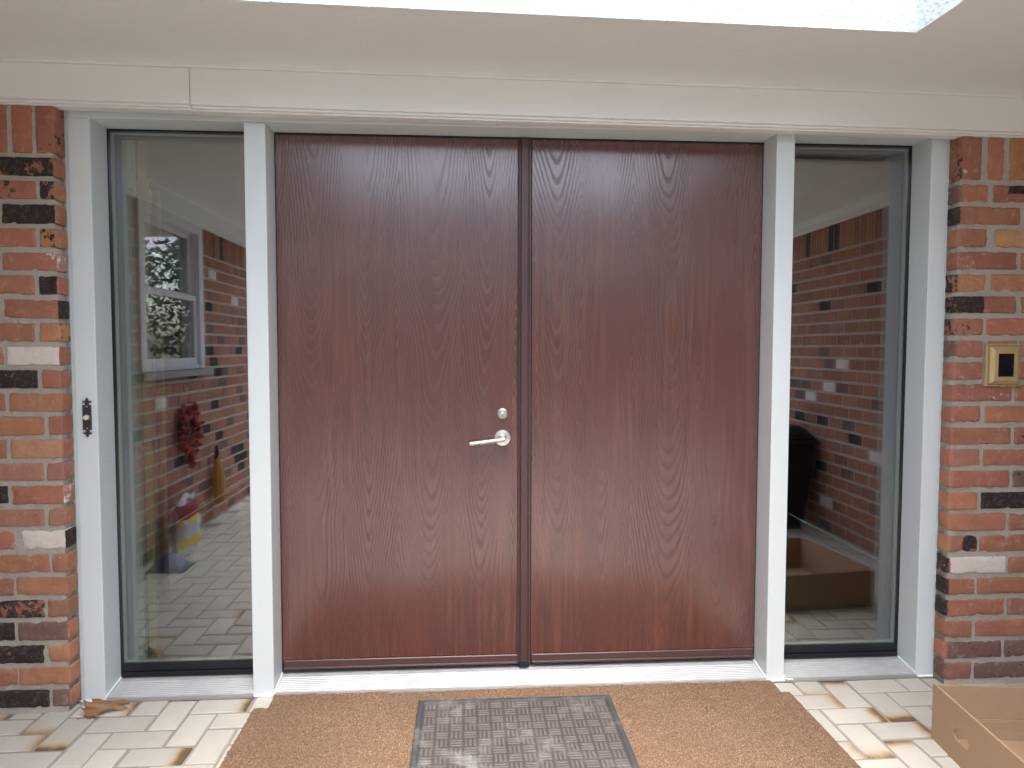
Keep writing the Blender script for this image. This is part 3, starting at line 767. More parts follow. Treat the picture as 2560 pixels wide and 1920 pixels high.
def make_doors():
    d = thing('door', 'dark red brown oak grain door with nickel lever and deadbolt', 'door', (XD+.0045, YD, 0), 'pair of wood grain front doors')
    w = .8965
    m = MB(); m.box(0, .0, .0835, w, .045, 2.058); m.build('leaf', M['wood'], d, bevel=.0015)
    m = MB(); m.box(.004, .003, .046, w-.001, .045, .0833); m.build('bottom_rail', M['brownmetal'], d)
    sweep(d, w)
    hx = .8427-XD-.0045
    m = MB(); lathe_y(m, [(.001,.0318),(-.004,.0318),(-.0065,.0300),(-.009,.0135),(-.011,.0125),(-.034,.0115),(-.036,.0100)], hx, .9313); ro = autosmooth(m.build('handle_rose', M['nickel'], d))
    m = MB(); a = Vector((hx+.006, -.046, .9300)); e = Vector((hx-.1255, -.052, .9145))
    m.tube([(hx, -.030, .9313),(hx, -.047, .9308)], .0098, 20); m.tube([tuple(a+(e-a)*t) for t in (0,.04,.5,.985,1)], [.0078,.0083,.0083,.0083,.0078], 20)
    autosmooth(m.build('lever', M['nickel'], d))
    m = MB(); lathe_y(m, [(.001,.0205),(-.005,.0205),(-.0078,.0192),(-.0085,.0172),(-.0072,.0162),(-.0105,.0148),(-.0112,.0138)], hx, 1.0244); bo = autosmooth(m.build('deadbolt', M['nickel'], d))
    m = MB(); lathe_y(m, [(-.011,.0082),(-.0135,.0078),(-.0140,.0068)], hx, 1.0205, 24); cyl = autosmooth(m.build('lock_cylinder', M['nickel'], bo))
    m = MB(); m.box(hx-.0009, -.0146, 1.0155, hx+.0009, -.0135, 1.0245); m.box(hx-.0018, -.0146, 1.0195, hx+.0018, -.0135, 1.0214); m.build('keyway', M['black'], bo)
    d2 = thing('door', 'dark red brown oak grain door without any handle, carrying the astragal strip', 'door', (.9535, YD, 0), 'pair of wood grain front doors')
    w2 = XE-.0045-.9535
    m = MB(); m.box(0, .0, .0835, w2, .045, 2.058); m.build('leaf', M['wood'], d2, bevel=.0015)
    m = MB(); m.box(0, .003, .046, w2-.004, .045, .0833); m.build('bottom_rail', M['brownmetal'], d2)
    sweep(d2, w2-.003)
    m = MB(); pr = [(-.054,.0),(-.054,-.0045),(-.0515,-.0065),(-.0495,-.0045),(-.047,-.0045),(-.0455,-.0025),(-.0425,-.0025),(-.041,-.0125),(-.0395,-.0140),(-.0165,-.0140),(-.015,-.0125),(-.0135,-.0025),(-.0105,-.0025),(-.009,-.0045),(-.003,-.0045),(-.0015,-.003),(-.0015,.0)]
    n = len(m.v); k = len(pr); zb, zt = .0445, 2.0585
    m.v += [(x, y, zb) for x, y in pr]+[(x, y, zt) for x, y in pr]
    for i in range(k): j = (i+1) % k; m.f.append((i, k+i, k+j, j)); m.mi.append(0)
    m.f.append(tuple(range(k))); m.mi.append(0); m.f.append(tuple(k+i for i in reversed(range(k)))); m.mi.append(0)
    m.build('astragal', M['brownmetal'], d2)
    m = MB(); m.box(-.0425, -.0155, .036, -.0135, .02, .060); m.box(-.05, -.008, .036, -.006, .03, .052); m.build('astragal_foot', M['dark'], d2, bevel=.001)
make_doors()

# ================================================================ SIDELIGHTS
def make_sidelight(label, x0, x1):
    cx = (x0+x1)/2; s = thing('sidelight', label, 'sidelight', (cx, .13, 0), 'glass sidelights beside the doors'); a, b = x0-cx+.0045, x1-cx-.0045; zt = 2.0595
    m = MB(); m.box(a, -.020, .0335, b, .03, .0530); m.box(a, -.014, .0532, b, .03, .0800); m.build('bottom_rail', M['black'], s, bevel=.003)
    m = MB(); m.box(a, 0, .0805, b, .004, zt); m.build('pane', M['glass'], s)
    m = MB(); m.box(a+.003, .018, .0835, b-.003, .022, zt-.003); m.build('pane', M['glass'], s)
    m = MB(); e = .0075
    m.box(a, .0045, .081, a+e, .0175, zt); m.box(b-e, .0045, .081, b, .0175, zt); m.box(a+e, .0045, .081, b-e, .0175, .081+e*.8); m.box(a+e, .0045, zt-e*.8, b-e, .0175, zt)
    m.build('spacer', M['spacer'], s)
    m = MB(); e = .0125
    m.box(a, .0225, .0805, a+e, .06, zt); m.box(b-e, .0225, .0805, b, .06, zt); m.box(a+e, .0225, zt-e, b-e, .06, zt)
    m.build('inner_stop', M['dark'], s)
make_sidelight('tall glass sidelight mirroring a brick wall with a white window and tiled floor', XB, XC)
make_sidelight('tall dark glass sidelight mirroring plain brick and the cardboard box', XF, XG)

# ================================================================ SMALL THINGS ON THE WALL
def make_bell():
    b = thing('doorbell', 'ornate dark pewter doorbell plate with round button on the white casing', 'doorbell', (-.6300, -.0, 1.0275))
    def arc(cx, cz, r, a0, a1, n=8): return [(cx+r*cos(a0+(a1-a0)*i/n), cz+r*sin(a0+(a1-a0)*i/n)) for i in range(n+1)]
    m = MB(); m.prism_y([(-.0142,-.044),(.0142,-.044),(.0142,.044),(-.0142,.044)], -.0045, -.0003)
    rails = MB()
    m.box(-.0142,-.0072,-.044,-.0105,-.0044,.044); m.box(.0105,-.0072,-.044,.0142,-.0044,.044); m.box(-.0105,-.0062,-.0105,.0105,-.0044,.0105)
    pl = m.build('plate', M['pewter'], b, bevel=.0008)
    for sg in (1, -1):
        m = MB(); z0 = .0435*sg
        spear = [(-.0055,0),(.0055,0),(.0035,.006),(.0062,.012),(.0052,.018),(0,.0275),(-.0052,.018),(-.0062,.012),(-.0035,.006)]
        m.prism_y([(x, z0+z*sg) for x, z in spear], -.0055, -.0003)
        for q in (1, -1):
            pts = [(q*.003, z0+.002*sg), (q*.0068, z0+.0095*sg), (q*.0105, z0+.0145*sg), (q*.0138, z0+.0128*sg), (q*.0142, z0+.0085*sg)]
            m.tube([(x, -.003, z) for x, z in pts], [.0026,.0025,.0024,.0022,.0016], 8)
        m.build('finial', M['pewter'], b)
        m = MB(); lathe_y(m, [(-.004,.0024),(-.0062,.0022),(-.0068,.001)], 0, .0385*sg, 12); autosmooth(m.build('screw', M['nickel'], b))
    m = MB(); lathe_y(m, [(-.005,.0108),(-.0105,.0105),(-.012,.0092)], 0, 0, 28); r = autosmooth(m.build('button_ring', M['nickel'], b))
    m = MB(); lathe_y(m, [(-.0115,.0082),(-.0150,.0080),(-.0162,.0066)], -.0006, 0, 24); autosmooth(m.build('button', M['paper'], r))
make_bell()
def make_plate():
    p = thing('entry_panel', 'brass framed wall plate with black screen on the brick wall', 'wall plate', (2.6905, YF, 1.2142)); w, h = .0665, .0785
    m = MB()
    def ring(rects):
        n = len(m.v); k = len(rects)
        for hw, hh, y in rects: m.v += [(-hw,y,-hh),(hw,y,-hh),(hw,y,hh),(-hw,y,hh)]
        for i in range(k-1):
            for j in range(4): q = (j+1) % 4; m.f.append((n+i*4+j, n+i*4+q, n+(i+1)*4+q, n+(i+1)*4+j)); m.mi.append(0)
    ring([(w,h,.004),(w,h,-.0085),(w-.0015,h-.0015,-.010),(w-.006,h-.006,-.010),(w-.007,h-.007,-.0075),(w-.0085,h-.0085,-.0075),(w-.0095,h-.0095,-.0165),(w-.012,h-.012,-.0175),(w-.021,h-.021,-.0255),(.0335,.0445,-.0265),(.0318,.0428,-.0265),(.0314,.0424,-.0215)])
    m.build('frame', M['brass'], p)
    m = MB(); m.box(-.0316,-.0218,-.0425,.0316,-.0120,.0425); m.build('screen', M['screen'], p)
    m = MB(); m.box(-.011,-.0135,-.0800,.011,-.004,-.0745); m.build('latch', M['brass'], p, bevel=.0015)
make_plate()

# ================================================================ MATS, BOX, LEAF
def make_coir():
    t = thing('coir_mat', 'large brown coir mat notched round the mullions on the porch tiles', 'door mat', (.93, -.5, 0)); o = Vector((.93, -.5, 0))
    def inside(x, y):
        e = .0022*mnoise.noise(Vector((x*30, y*30, 2)))+.0012*mnoise.noise(Vector((x*110, y*110, 5)))
        back = -.002 if x < .42 else (-.018-.006*(x-.42) if x < .62 else -.014+.010*min(1, (x-.62)/.4))
        if y > back-.004+e*1.4: return False
        if x < -.043+e or x > 1.893+e+.02*(-.1-y)*.2: return False
        if y > -.104+e and (x < .006+e or x > 1.862+e): return False
        return y > -.98
    m = MB(); n = 490; k = 250; H = .0085; idx = {}
    xs = [-.05+1.96*i/n for i in range(n+1)]; ys = [0-.985*j/k for j in range(k+1)]
    for i in range(n):
        for j in range(k):
            if not inside((xs[i]+xs[i+1])/2, (ys[j]+ys[j+1])/2): continue
            q = []
            for a, b in ((i,j+1),(i+1,j+1),(i+1,j),(i,j)):
                if (a,b) not in idx:
                    idx[a,b] = len(m.v); m.v.append((xs[a]-o.x, ys[b]-o.y, H+.0015*mnoise.noise(Vector((xs[a]*25, ys[b]*25, 0)))))
                q.append(idx[a,b])
            m.f.append(tuple(q)); m.mi.append(0)
    cnt = {}
    for f in m.f:
        for a in range(4):
            e = (f[a], f[(a+1) % 4]); cnt.setdefault(tuple(sorted(e)), []).append(e)
    low = {}
    for e in [v[0] for v in cnt.values() if len(v) == 1]:
        for a in e:
            if a not in low: low[a] = len(m.v); x, y, z = m.v[a]; m.v.append((x, y, .0006))
        m.f.append((e[1], e[0], low[e[0]], low[e[1]])); m.mi.append(0)
    m.build('mat_backing', M['coir'], t, recalc=False)
    rnd = random.Random(5); f = MB(); tone = []
    pal = [(.40,.275,.19),(.44,.31,.215),(.37,.25,.17),(.41,.285,.20),(.32,.21,.14),(.49,.35,.245),(.15,.095,.06),(.20,.13,.085)]
    need = 190000; c = 0
    while c < need:
        x = rnd.uniform(-.05, 1.92); y = rnd.uniform(-.80, .0)
        if not inside(x, y): continue
        if .58 < x < 1.18 and y < -.16: c += 1; continue
        c += 1
        a = rnd.uniform(0, 2*pi); L = rnd.uniform(.0022,.0044); w = rnd.uniform(.0007,.0013)
        d = Vector((cos(a), sin(a), 0)); s = Vector((-sin(a), cos(a), 0)); h0 = H-.001+rnd.uniform(0,.002); up = rnd.uniform(.0004,.0022)
        p = Vector((x, y, h0))-o; mid = p+d*L*.5+Vector((0,0,up)); end = p+d*L+Vector((0,0,rnd.uniform(-.001,.002)))
        k0 = len(f.v); f.v += [tuple(p-s*w), tuple(p+s*w), tuple(mid-s*w), tuple(mid+s*w), tuple(end)]
        f.f += [(k0,k0+1,k0+3,k0+2),(k0+2,k0+3,k0+4)]; f.mi += [0,0]
        wear = mnoise.noise(Vector((x*4, y*4, 9)))
        q = rnd.choice(pal); g = rnd.uniform(.82,1.0)*(1+.14*wear); tone += [(q[0]*g, q[1]*g, q[2]*g)]*5
    f.a['tone'] = tone
    sp = MB()
    for k in range(26):
        x, y = rnd.uniform(.0,1.86), rnd.uniform(-.62,-.12)
        if .5 < x < 1.25: continue
        r = rnd.uniform(.0015,.0042); pts = [(x-o.x+r*cos(a)*rnd.uniform(.5,1.2), y-o.y+r*sin(a)*rnd.uniform(.5,1.2), H+.0045) for a in [2*pi*i/6 for i in range(6)]]; sp.quad(*pts)
    stuff(sp.build('lint_specks', M['conc'], t, recalc=False))
    stuff(f.build('coir_pile', M['fibre'], t, recalc=False))
make_coir()
def make_rubber():
    x0, x1, y0, y1 = .5305, 1.224, -.098, -1.10; z = .0125; cx, cy_ = (x0+x1)/2, (y0+y1)/2
    t = thing('rubber_mat', 'dark rubber scraper mat with raised basketweave ribs on the coir mat', 'door mat', (cx, cy_, 0)); a, b = x0-cx, x1-cx; c, d = y1-cy_, y0-cy_
    m = MB(); bw = .0235
    def rect(e): return (a+e, c+e, b-e, d-e)
    rings = [(0,z-.002),(.002,z+.004),(.006,z+.0065),(bw-.006,z+.0065),(bw-.003,z+.0035),(bw,z+.001)]
    for e, zz in rings:
        q = rect(e); m.v += [(q[0],q[1],zz),(q[2],q[1],zz),(q[2],q[3],zz),(q[0],q[3],zz)]
    for i in range(len(rings)-1):
        for j in range(4): q = (j+1) % 4; m.f.append((i*4+j, i*4+q, (i+1)*4+q, (i+1)*4+j)); m.mi.append(0)
    n = (len(rings)-1)*4; m.f.append((n,n+1,n+2,n+3)); m.mi.append(1)
    m.build('border', [M['rubber'], M['groove']], t)
    r = MB(); cell = (x1-x0-2*bw)/14; rows = int((y0-y1-2*bw)/cell)
    for i in range(14):
        for j in range(rows):
            ox, oy = a+bw+i*cell, d-bw-(j+1)*cell; vert = (i+j) % 2 == 0
            for k in range(3):
                g = cell*.06; wv = cell*.2; p0 = cell*(.10+.30*k)
                xa, xb, ya, yb = (ox+p0, ox+p0+wv, oy+g, oy+cell-g) if vert else (ox+g, ox+cell-g, oy+p0, oy+p0+wv)
                h = z+.0028+random.uniform(-.0004,.0004); e = .0022; k0 = len(r.v)
                r.v += [(xa,ya,z),(xb,ya,z),(xb,yb,z),(xa,yb,z),(xa+e,ya+e,h),(xb-e,ya+e,h),(xb-e,yb-e,h),(xa+e,yb-e,h)]
                for q in ((4,5,6,7),(0,1,5,4),(1,2,6,5),(2,3,7,6),(3,0,4,7)): r.f.append(tuple(k0+s_ for s_ in q)); r.mi.append(0)
    stuff(r.build('rib_field', M['matrib'], t, recalc=False))
make_rubber()

def make_box():
    ang = math.atan2(2.1679-2.2234, .8192-.4173)   # the box stands slightly turned on the tiles
    t = thing('cardboard_box', 'open brown cardboard tray box with a hand hole, standing before the brick wall', 'box', (2.2250, -.417, 0)); t.rotation_euler.z = ang*.9
    L, Wd, H, th = .62, .50, .183, .0065
    m = MB(); hx0 = 0
    # left side with an oval hand hole: y runs 0 .. -L
    hc, hz, hw, hh = -.165, .088, .041, .0165; N = 40
    for (x, flip) in ((0, 0), (th, 1)):
        n0 = len(m.v); inner = []; outer = []
        for k in range(N):
            a = 2*pi*k/N; ca, sa = cos(a), sin(a)
            dx = (hw-hh)*(1 if ca > 0 else -1) if abs(ca) > 1e-6 else 0
            inner.append((x, hc+dx+hh*ca, hz+hh*sa))
            s = min((abs((0-hc)/ca) if ca > 0 else abs((-L-hc)/ca)) if abs(ca) > 1e-6 else 9, (abs((H-hz)/sa) if sa > 0 else abs(hz/sa)) if abs(sa) > 1e-6 else 9)
            outer.append((x, hc+ca*s, hz+sa*s))
        corners = [(x,0,0),(x,0,H),(x,-L,H),(x,-L,0)]
        m.v += inner+outer
        for k in range(N):
            q = (k+1) % N; m.f.append((n0+k, n0+q, n0+N+q, n0+N+k)); m.mi.append(0)
            for cn in corners:
                A, B = Vector(outer[k]), Vector(outer[q]); c_ = Vector(cn)
                if abs(A.y-B.y) > 1e-6 and abs(A.z-B.z) > 1e-6 and min(A.y,B.y)-1e-6 <= c_.y <= max(A.y,B.y)+1e-6 and min(A.z,B.z)-1e-6 <= c_.z <= max(A.z,B.z)+1e-6:
                    m.v.append(cn); m.f.append((n0+N+k, n0+N+q, len(m.v)-1)); m.mi.append(0)
    for k in range(N): q = (k+1) % N; m.f.append((k, q, 2*N+q+ (len(m.v)-4*N)//2, 2*N+k+(len(m.v)-4*N)//2)); m.mi.append(0)
    m.quad((0,0,H),(th,0,H),(th,-L,H),(0,-L,H)); m.quad((0,0,0),(th,0,0),(th,0,H),(0,0,H)); m.quad((0,-L,0),(th,-L,0),(th,-L,H),(0,-L,H))
    m.hexa([(th+.0004,hc-hw,hz+hh-.001),(th+.0016,hc-hw,hz+hh-.001),(th+.0016,hc+hw,hz+hh-.001),(th+.0004,hc+hw,hz+hh-.001),(th+.022,hc-hw,hz-.004),(th+.0232,hc-hw,hz-.004),(th+.0232,hc+hw,hz-.004),(th+.022,hc+hw,hz-.004)])  # folded tab, added behind the hand hole so it looks shaded
    m.build('side_wall', M['card'], t)
    m = MB(); m.box(Wd-th,-L,0,Wd,0,H); m.build('side_wall', M['card'], t)
    m = MB(); m.box(th+.0003,-th,0.0005,Wd-th-.0003,0,H-.003); m.build('end_wall', M['card'], t, bevel=.001)
    m = MB(); m.box(th+.0003,-L,0.0005,Wd-th-.0003,-L+th,H-.003); m.build('end_wall', M['card'], t, bevel=.001)
    m = MB(); m.box(th+.0004,-L+th+.0003,.0006,Wd-th-.0004,-th-.0003,.006); m.build('bottom', M['card'], t)
    # inner flap folded against the back wall, with its crease, and a flap on the floor
    m = MB(); m.box(.05,-.0125,.0062,Wd-.02,-th-.0008,.066); m.hexa([(.05,-.0145,.0062),(Wd-.02,-.0145,.0062),(Wd-.02,-.0127,.0062),(.05,-.0127,.0062),(.05,-.010,.071),(Wd-.02,-.0105,.071),(Wd-.02,-.0085,.071),(.05,-.008,.071)])
    m.build('end_flap', M['card'], t)
    m = MB(); m.hexa([(.045,-.28,.0062),(Wd-.03,-.28,.0062),(Wd-.03,-.03,.0062),(.045,-.03,.0062),(.045,-.28,.0105),(Wd-.03,-.28,.013),(Wd-.03,-.03,.0095),(.045,-.03,.0095)]); m.build('bottom_flap', M['card'], t)
make_box()

LEAF = [(-.6147,-.1223),(-.6067,-.1119),(-.6186,-.0863),(-.6289,-.0595),(-.6136,-.071),(-.6093,-.0642),(-.6226,-.0259),(-.6212,-.0095),(-.6073,-.0268),(-.5992,-.031),(-.5966,-.0239),(-.5987,-.004),(-.586,-.003),(-.5778,-.005),(-.5605,-.0261),(-.5524,-.0193),(-.5325,-.0169),(-.5233,-.0123),(-.5143,-.0162),(-.4978,-.0445),(-.5112,-.0401),(-.5185,-.0468),(-.5043,-.0566),(-.4896,-.0735),(-.4989,-.0886),(-.5165,-.0858),(-.5314,-.0831),(-.5456,-.0874),(-.5571,-.0988),(-.5658,-.1119),(-.5528,-.1429),(-.5683,-.1336),(-.5839,-.1293),(-.5795,-.1445),(-.5941,-.1452),(-.6071,-.1345)]
def make_leaf():
    t = thing('oak_leaf', 'curled dry brown oak leaf lying on the tiles at the foot of the casing', 'leaf', (-.56, -.07, 0))
    A, B = Vector((-.612,-.128)), Vector((-.497,-.045)); ax = (B-A).normalized(); nr = Vector((-ax.y, ax.x))
    bm = bmesh.new(); vs_ = [bm.verts.new((x, y, 0)) for x, y in LEAF]; bm.faces.new(vs_)
    bmesh.ops.triangulate(bm, faces=bm.faces)
    bmesh.ops.subdivide_edges(bm, edges=bm.edges, cuts=2, use_grid_fill=True)
    bmesh.ops.triangulate(bm, faces=bm.faces)
    for v in bm.verts:
        p = Vector((v.co.x, v.co.y)); u = (p-A).dot(ax)/(B-A).length; w = (p-A).dot(nr)
        z = .0035+.017*sin(pi*max(0, min(1, u)))*(1 if w > 0 else max(.35, 1+w*22)) + .4*max(0, w-.012) + .0035*sin(u*9+w*90)+.0018*mnoise.noise(Vector((p.x*70, p.y*70, 0)))
        z = max(.0012, z); v.co = (p.x+.56, p.y+.07-1.9*(z-.01), z)
    me = bpy.data.meshes.new('blade'); bm.to_mesh(me); bm.free(); me.materials.append(M['leaf'])
    o = bpy.data.objects.new('blade', me); COL.objects.link(o); o.parent = t
    me.polygons.foreach_set('use_smooth', [True]*len(me.polygons))
    sm = o.modifiers.new('thickness', 'SOLIDIFY'); sm.thickness = .0006
    m = MB(); pts = [A+(B-A)*k/8 for k in range(9)]
    m.tube([(-.6300+.56,-.1265+.07,.0018)]+[(p.x+.56, p.y+.07-1.9*(-.0038+.0168*sin(pi*k/8)), .0062+.0168*sin(pi*k/8)) for k, p in enumerate(pts)], [.0009]+[.0010-.00009*k for k in range(9)], 6); m.build('stem', M['leaf'], t, smooth=True)
make_leaf()

# ================================================================ HOUSE INTERIOR BEHIND THE GLASS
def make_interior():
    r = structure(thing('interior_room', '', 'room', (1, 2, 0)));
    for k in ('label','category'): del r[k]
    m = MB(); m.box(WALL_L-.3-1,.17-2,-.05,WALL_R-1,4.6-2,-.002); m.build('room_floor', M['infloor'], r)
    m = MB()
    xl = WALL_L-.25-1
    for ya, yb, za, zb in ((.17,1.12,0,2.4),(1.84,4.5,0,2.4),(1.12,1.84,0,.1)): m.quad((xl,ya-2,za),(xl,yb-2,za),(xl,yb-2,zb),(xl,ya-2,zb))  # unseen gap left in the side wall to let daylight reach the bookcase
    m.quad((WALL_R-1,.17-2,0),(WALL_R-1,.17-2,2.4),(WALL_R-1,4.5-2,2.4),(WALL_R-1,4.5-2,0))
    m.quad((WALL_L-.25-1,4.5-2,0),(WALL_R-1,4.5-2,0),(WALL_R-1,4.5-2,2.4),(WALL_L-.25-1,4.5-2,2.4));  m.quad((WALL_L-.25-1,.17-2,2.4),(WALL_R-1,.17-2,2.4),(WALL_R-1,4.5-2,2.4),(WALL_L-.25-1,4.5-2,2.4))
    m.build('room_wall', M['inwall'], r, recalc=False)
    m = MB(); m.box(-.04-1,.2-2,.001,-.02-1,4.49-2,2.39); m.build('bounce_partition', M['shelf'], r)  # unseen white partition, added to bounce daylight onto the bookcase
make_interior()
def make_shelf():
    t = thing('bookcase', 'white bookcase with tan edged uprights standing indoors behind the sidelight glass', 'bookcase', (-1.1, .7, 0)); o = Vector((-1.1,.7,0))
    def bx(m, *a): m.box(a[0]-o.x, a[1]-o.y, a[2], a[3]-o.x, a[4]-o.y, a[5])
    for y in (.27,.86,1.08):
        m = MB(); bx(m, -1.38, y, .0, -.845, y+.02, 2.05); m.build('upright', M['shelf'], t)
        m = MB(); bx(m, -.8448, y-.012, .0, -.822, y+.034, 2.05); m.build('upright_edge', M['tanwood'], t)
    for y0, y1 in ((.29,.86),(.88,1.08)):
        for z in (.06,.42,.80,1.20,1.60,2.03):
            m = MB(); bx(m, -1.38, y0+.0005, z, -.85, y1-.0005, z+.022); m.build('shelf', M['shelf'], t)
    m = MB(); bx(m, -1.395, .27, 0, -1.381, 1.1, 2.05); m.build('back', M['shelf'], t)
    pg, cv = M['paper'], M['bookcov']
    for y, z, tg in ((.60,.0825,'low'),(.60,.4425,'mid')):
        for k, (hgt, dy) in enumerate(((.032,0),(.026,.012))):
            b = thing('book', ('lower' if k == 0 else 'upper')+' book of the small stack on the '+('lowest' if tg == 'low' else 'second')+' bookcase shelf', 'book', (-1.0, y+.08, z+k*.0335), 'books lying on the bookcase')
            m = MB(); m.box(-.085,-.11+dy,.003,.14,.11,hgt-.003); m.build('page_block', pg, b)
            m = MB(); m.box(-.09,-.115+dy,0,.145,.115,.0028); m.box(-.09,-.115+dy,hgt-.0028,.145,.115,hgt); m.build('cover', cv, b)
make_shelf()

# ================================================================ THINGS BEHIND THE CAMERA THAT THE GLASS MIRRORS
def make_wreath():
    t = thing('berry_wreath', 'red berry wreath hung on the brick porch wall, seen mirrored in the glass', 'wreath', (WALL_L+.03, -1.93, .74)); rnd = random.Random(8)
    m = MB(); m.tube([(0, .12*cos(a), .12*sin(a)) for a in [2*pi*k/24 for k in range(25)]], .016, 8, False); m.build('ring', M['twig'], t)
    m = MB(); me = bmesh.new(); bmesh.ops.create_icosphere(me, subdivisions=1, radius=1); vs_ = [v.co.copy() for v in me.verts]; fs_ = [[v.index for v in f.verts] for f in me.faces]; me.free()
    for k in range(260):
        a = rnd.uniform(0, 2*pi); R = rnd.uniform(.07,.18); r = rnd.uniform(.008,.017); c = Vector((rnd.uniform(.0,.035), R*cos(a), R*sin(a)))
        if k > 220: c = Vector((rnd.uniform(0,.03), rnd.uniform(-.06,.02), rnd.uniform(-.26,-.15)))
        n = len(m.v); m.v += [tuple(c+v*r) for v in vs_]; m.f += [tuple(n+i for i in f) for f in fs_]; m.mi += [0]*len(fs_)
    stuff(m.build('berries', M['berry'], t, smooth=True))
    m = MB()
    for k in range(60):
        a = rnd.uniform(0, 2*pi); p = Vector((.01, .12*cos(a), .12*sin(a))); q = p+Vector((rnd.uniform(.01,.05), rnd.uniform(-.07,.07), rnd.uniform(-.07,.07))); m.tube([tuple(p), tuple(q)], [.004,.002], 5)
    m.build('twigs', M['twig'], t)
    c = thing('corn_bundle', 'hanging bundle of dried orange corn on the brick porch wall, mirrored in the glass', 'decoration', (WALL_L+.03, -2.41, .32)); m = MB()
    for k in range(9):
        a = 2*pi*k/9; m.tube([(.02+.012*cos(a), .008*sin(a), .17), (.03+.035*cos(a), .035*sin(a), .0), (.03+.02*cos(a), .05*sin(a), -.17)], [.006,.016,.006], 7)
    m.build('cobs', M['corn'], c, smooth=True); m = MB(); m.tube([(.02,0,.14),(.02,0,.24)], [.02,.012], 8); m.build('tie', M['twig'], c)
make_wreath()
def make_bag():
    t = thing('pellet_bag', 'filled white plastic bag with yellow and red print against the brick porch wall', 'bag', (-1.03, -1.62, 0))
    m = MB(); n, k = 10, 12; idx = {}
    for s in (1, -1):
        for i in range(n+1):
            for j in range(k+1):
                u, v = i/n, j/k; bul = .075*(sin(pi*u)*sin(pi*min(1, .12+v*.9)))**.6; idx[s,i,j] = len(m.v)
                m.v.append((s*bul+.02*mnoise.noise(Vector((u*6, v*6, s))), (u-.5)*.30, v*.36*(1-.05*sin(u*9))))
    for s in (1, -1):
        for i in range(n):
            for j in range(k):
                q = [idx[s,i,j], idx[s,i+1,j], idx[s,i+1,j+1], idx[s,i,j+1]]
                m.f.append(tuple(q if s > 0 else q[::-1])); v = j/k; m.mi.append(1 if .62 < v < .9 and s > 0 else (2 if (.15 < v < .3 or (.5 < v < .63 and i % 4)) and s > 0 else 0))
    for j in range(k):
        for i in (0, n): m.f.append((idx[1,i,j], idx[-1,i,j], idx[-1,i,j+1], idx[1,i,j+1])); m.mi.append(0)
    m.build('bag_body', [M['bagwhite'], M['bagred'], M['bagyellow']], t, smooth=True)
    b = thing('blue_bag', 'folded dark blue plastic bag lying at the foot of the brick porch wall', 'bag', (-1.0, -1.3, 0)); m = MB(); idx = {}
    for i in range(9):
        for j in range(9):
            u, v = i/8, j/8; idx[i,j] = len(m.v); m.v.append(((u-.5)*.22, (v-.5)*.2, .004+.09*sin(pi*u)*sin(pi*v)+.012*mnoise.noise(Vector((u*7, v*7, 3)))*sin(pi*u)*sin(pi*v)))
    for i in range(8):
        for j in range(8): m.f.append((idx[i,j], idx[i+1,j], idx[i+1,j+1], idx[i,j+1])); m.mi.append(0)
    m.f.append(tuple([idx[i,0] for i in range(9)]+[idx[8,j] for j in range(1,9)]+[idx[i,8] for i in range(7,-1,-1)]+[idx[0,j] for j in range(7,0,-1)])[::-1]); m.mi.append(0)
    m.build('bag_body', M['bagblue'], b, smooth=True)
make_bag()
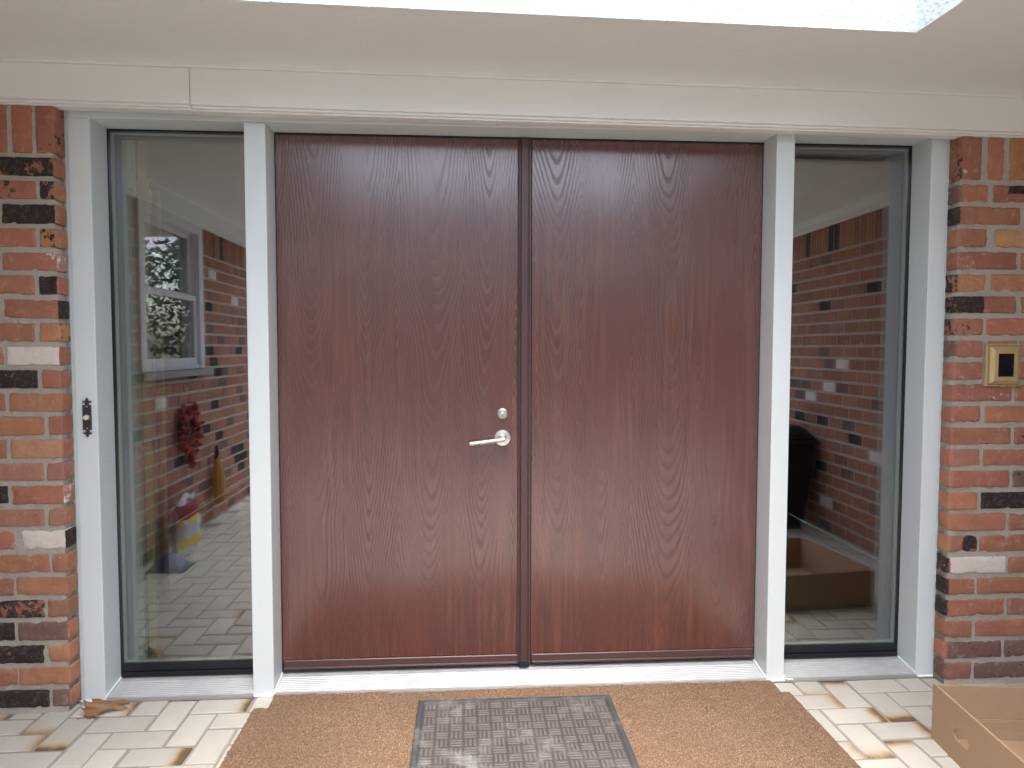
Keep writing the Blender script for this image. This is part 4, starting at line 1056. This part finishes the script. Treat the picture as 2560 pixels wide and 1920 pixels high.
def make_bin():
    t = thing('lidded_bin', 'black lidded bin standing on the porch tiles, mirrored in the dark sidelight', 'bin', (2.92, -2.12, 0))
    def taper(m, z0, z1, a, b): m.hexa([(-a,-a,z0),(a,-a,z0),(a,a,z0),(-a,a,z0),(-b,-b,z1),(b,-b,z1),(b,b,z1),(-b,b,z1)])
    m = MB(); taper(m, .06, .60, .17, .225); m.build('body', M['dark'], t, bevel=.02, seg=3)
    m = MB(); taper(m, .6005, .64, .245, .245); taper(m, .6405, .73, .235, .15); m.build('lid', M['dark'], t, bevel=.02, seg=3)
    m = MB(); m.tube([(-.1,.24,.66),(-.1,.27,.68),(.1,.27,.68),(.1,.24,.66)], .01, 8); m.build('handle', M['black'], t)
    for x in (-.13, .13):
        m = MB(); m.tube([(x-.02,-.12,.06),(x+.02,-.12,.06)], .06, 16); m.build('wheel', M['black'], t)
    m = MB(); m.box(-.15,.08,.0006,.15,.16,.0595); m.build('foot', M['dark'], t)
make_bin()
def make_trees():
    rnd = random.Random(21)
    for i, (x, y, h) in enumerate(((4.6,-10.5,6.5),(7.6,-11.2,6),(-2.5,-11.8,8),(10.5,-11.4,7.5),(-8,-11,7.5),(1.2,-12.5,8.5))):
        t = thing('bare_tree', ('tall','low forked','distant','broad','slender','far')[i]+' bare winter tree across the driveway, mirrored in the porch window', 'tree', (x, y, -.16), 'bare trees across the driveway')
        m = MB(); br = MB()
        def grow(p, d, L, r, lvl, mm):
            q = p+d*L; mid = p+d*L*.5+Vector((rnd.gauss(0,.04*L), rnd.gauss(0,.04*L), 0))
            mm.tube([tuple(p), tuple(mid), tuple(q)], [r, r*.85, r*.65], 6 if lvl < 2 else 4, False)
            if lvl >= 5: return
            for k in range(3 if lvl < 2 else 2):
                nd = (d*rnd.uniform(.5,1.1)+Vector((rnd.gauss(0,.55), rnd.gauss(0,.55), rnd.gauss(.12,.3)))).normalized()
                grow(p+d*L*rnd.uniform(.65,1), nd, L*rnd.uniform(.6,.82), r*.6, lvl+1, br)
        grow(Vector((0,0,0)), Vector((rnd.gauss(0,.05), rnd.gauss(0,.05), 1)).normalized(), h*.3, .14, 0, m)
        m.build('trunk', M['bark'], t, smooth=True); br.build('branches', M['bark'], t, smooth=True)
    t = thing('backdrop', 'long evergreen hedge added unseen before the bare trees to block low sky', 'backdrop', (0,-8.5,-.16)); m = MB()  # unseen evergreen screen, added to cut the low sky light
    for k in range(42000):
        p = Vector((rnd.uniform(-17,17), rnd.uniform(-.6,.6), rnd.uniform(0,1)**.8*(3.0+.5*mnoise.noise(Vector((k*.0005,0,0)))))); d = Vector((rnd.gauss(0,1), rnd.gauss(0,1), rnd.gauss(0,1))).normalized()*rnd.uniform(.06,.15); s = d.orthogonal().normalized()*.045
        m.quad(tuple(p-s), tuple(p+s), tuple(p+d+s*.3), tuple(p+d-s*.3))
    stuff(m.build('backdrop_leaves', M['foliage'], t, recalc=False))
make_trees()
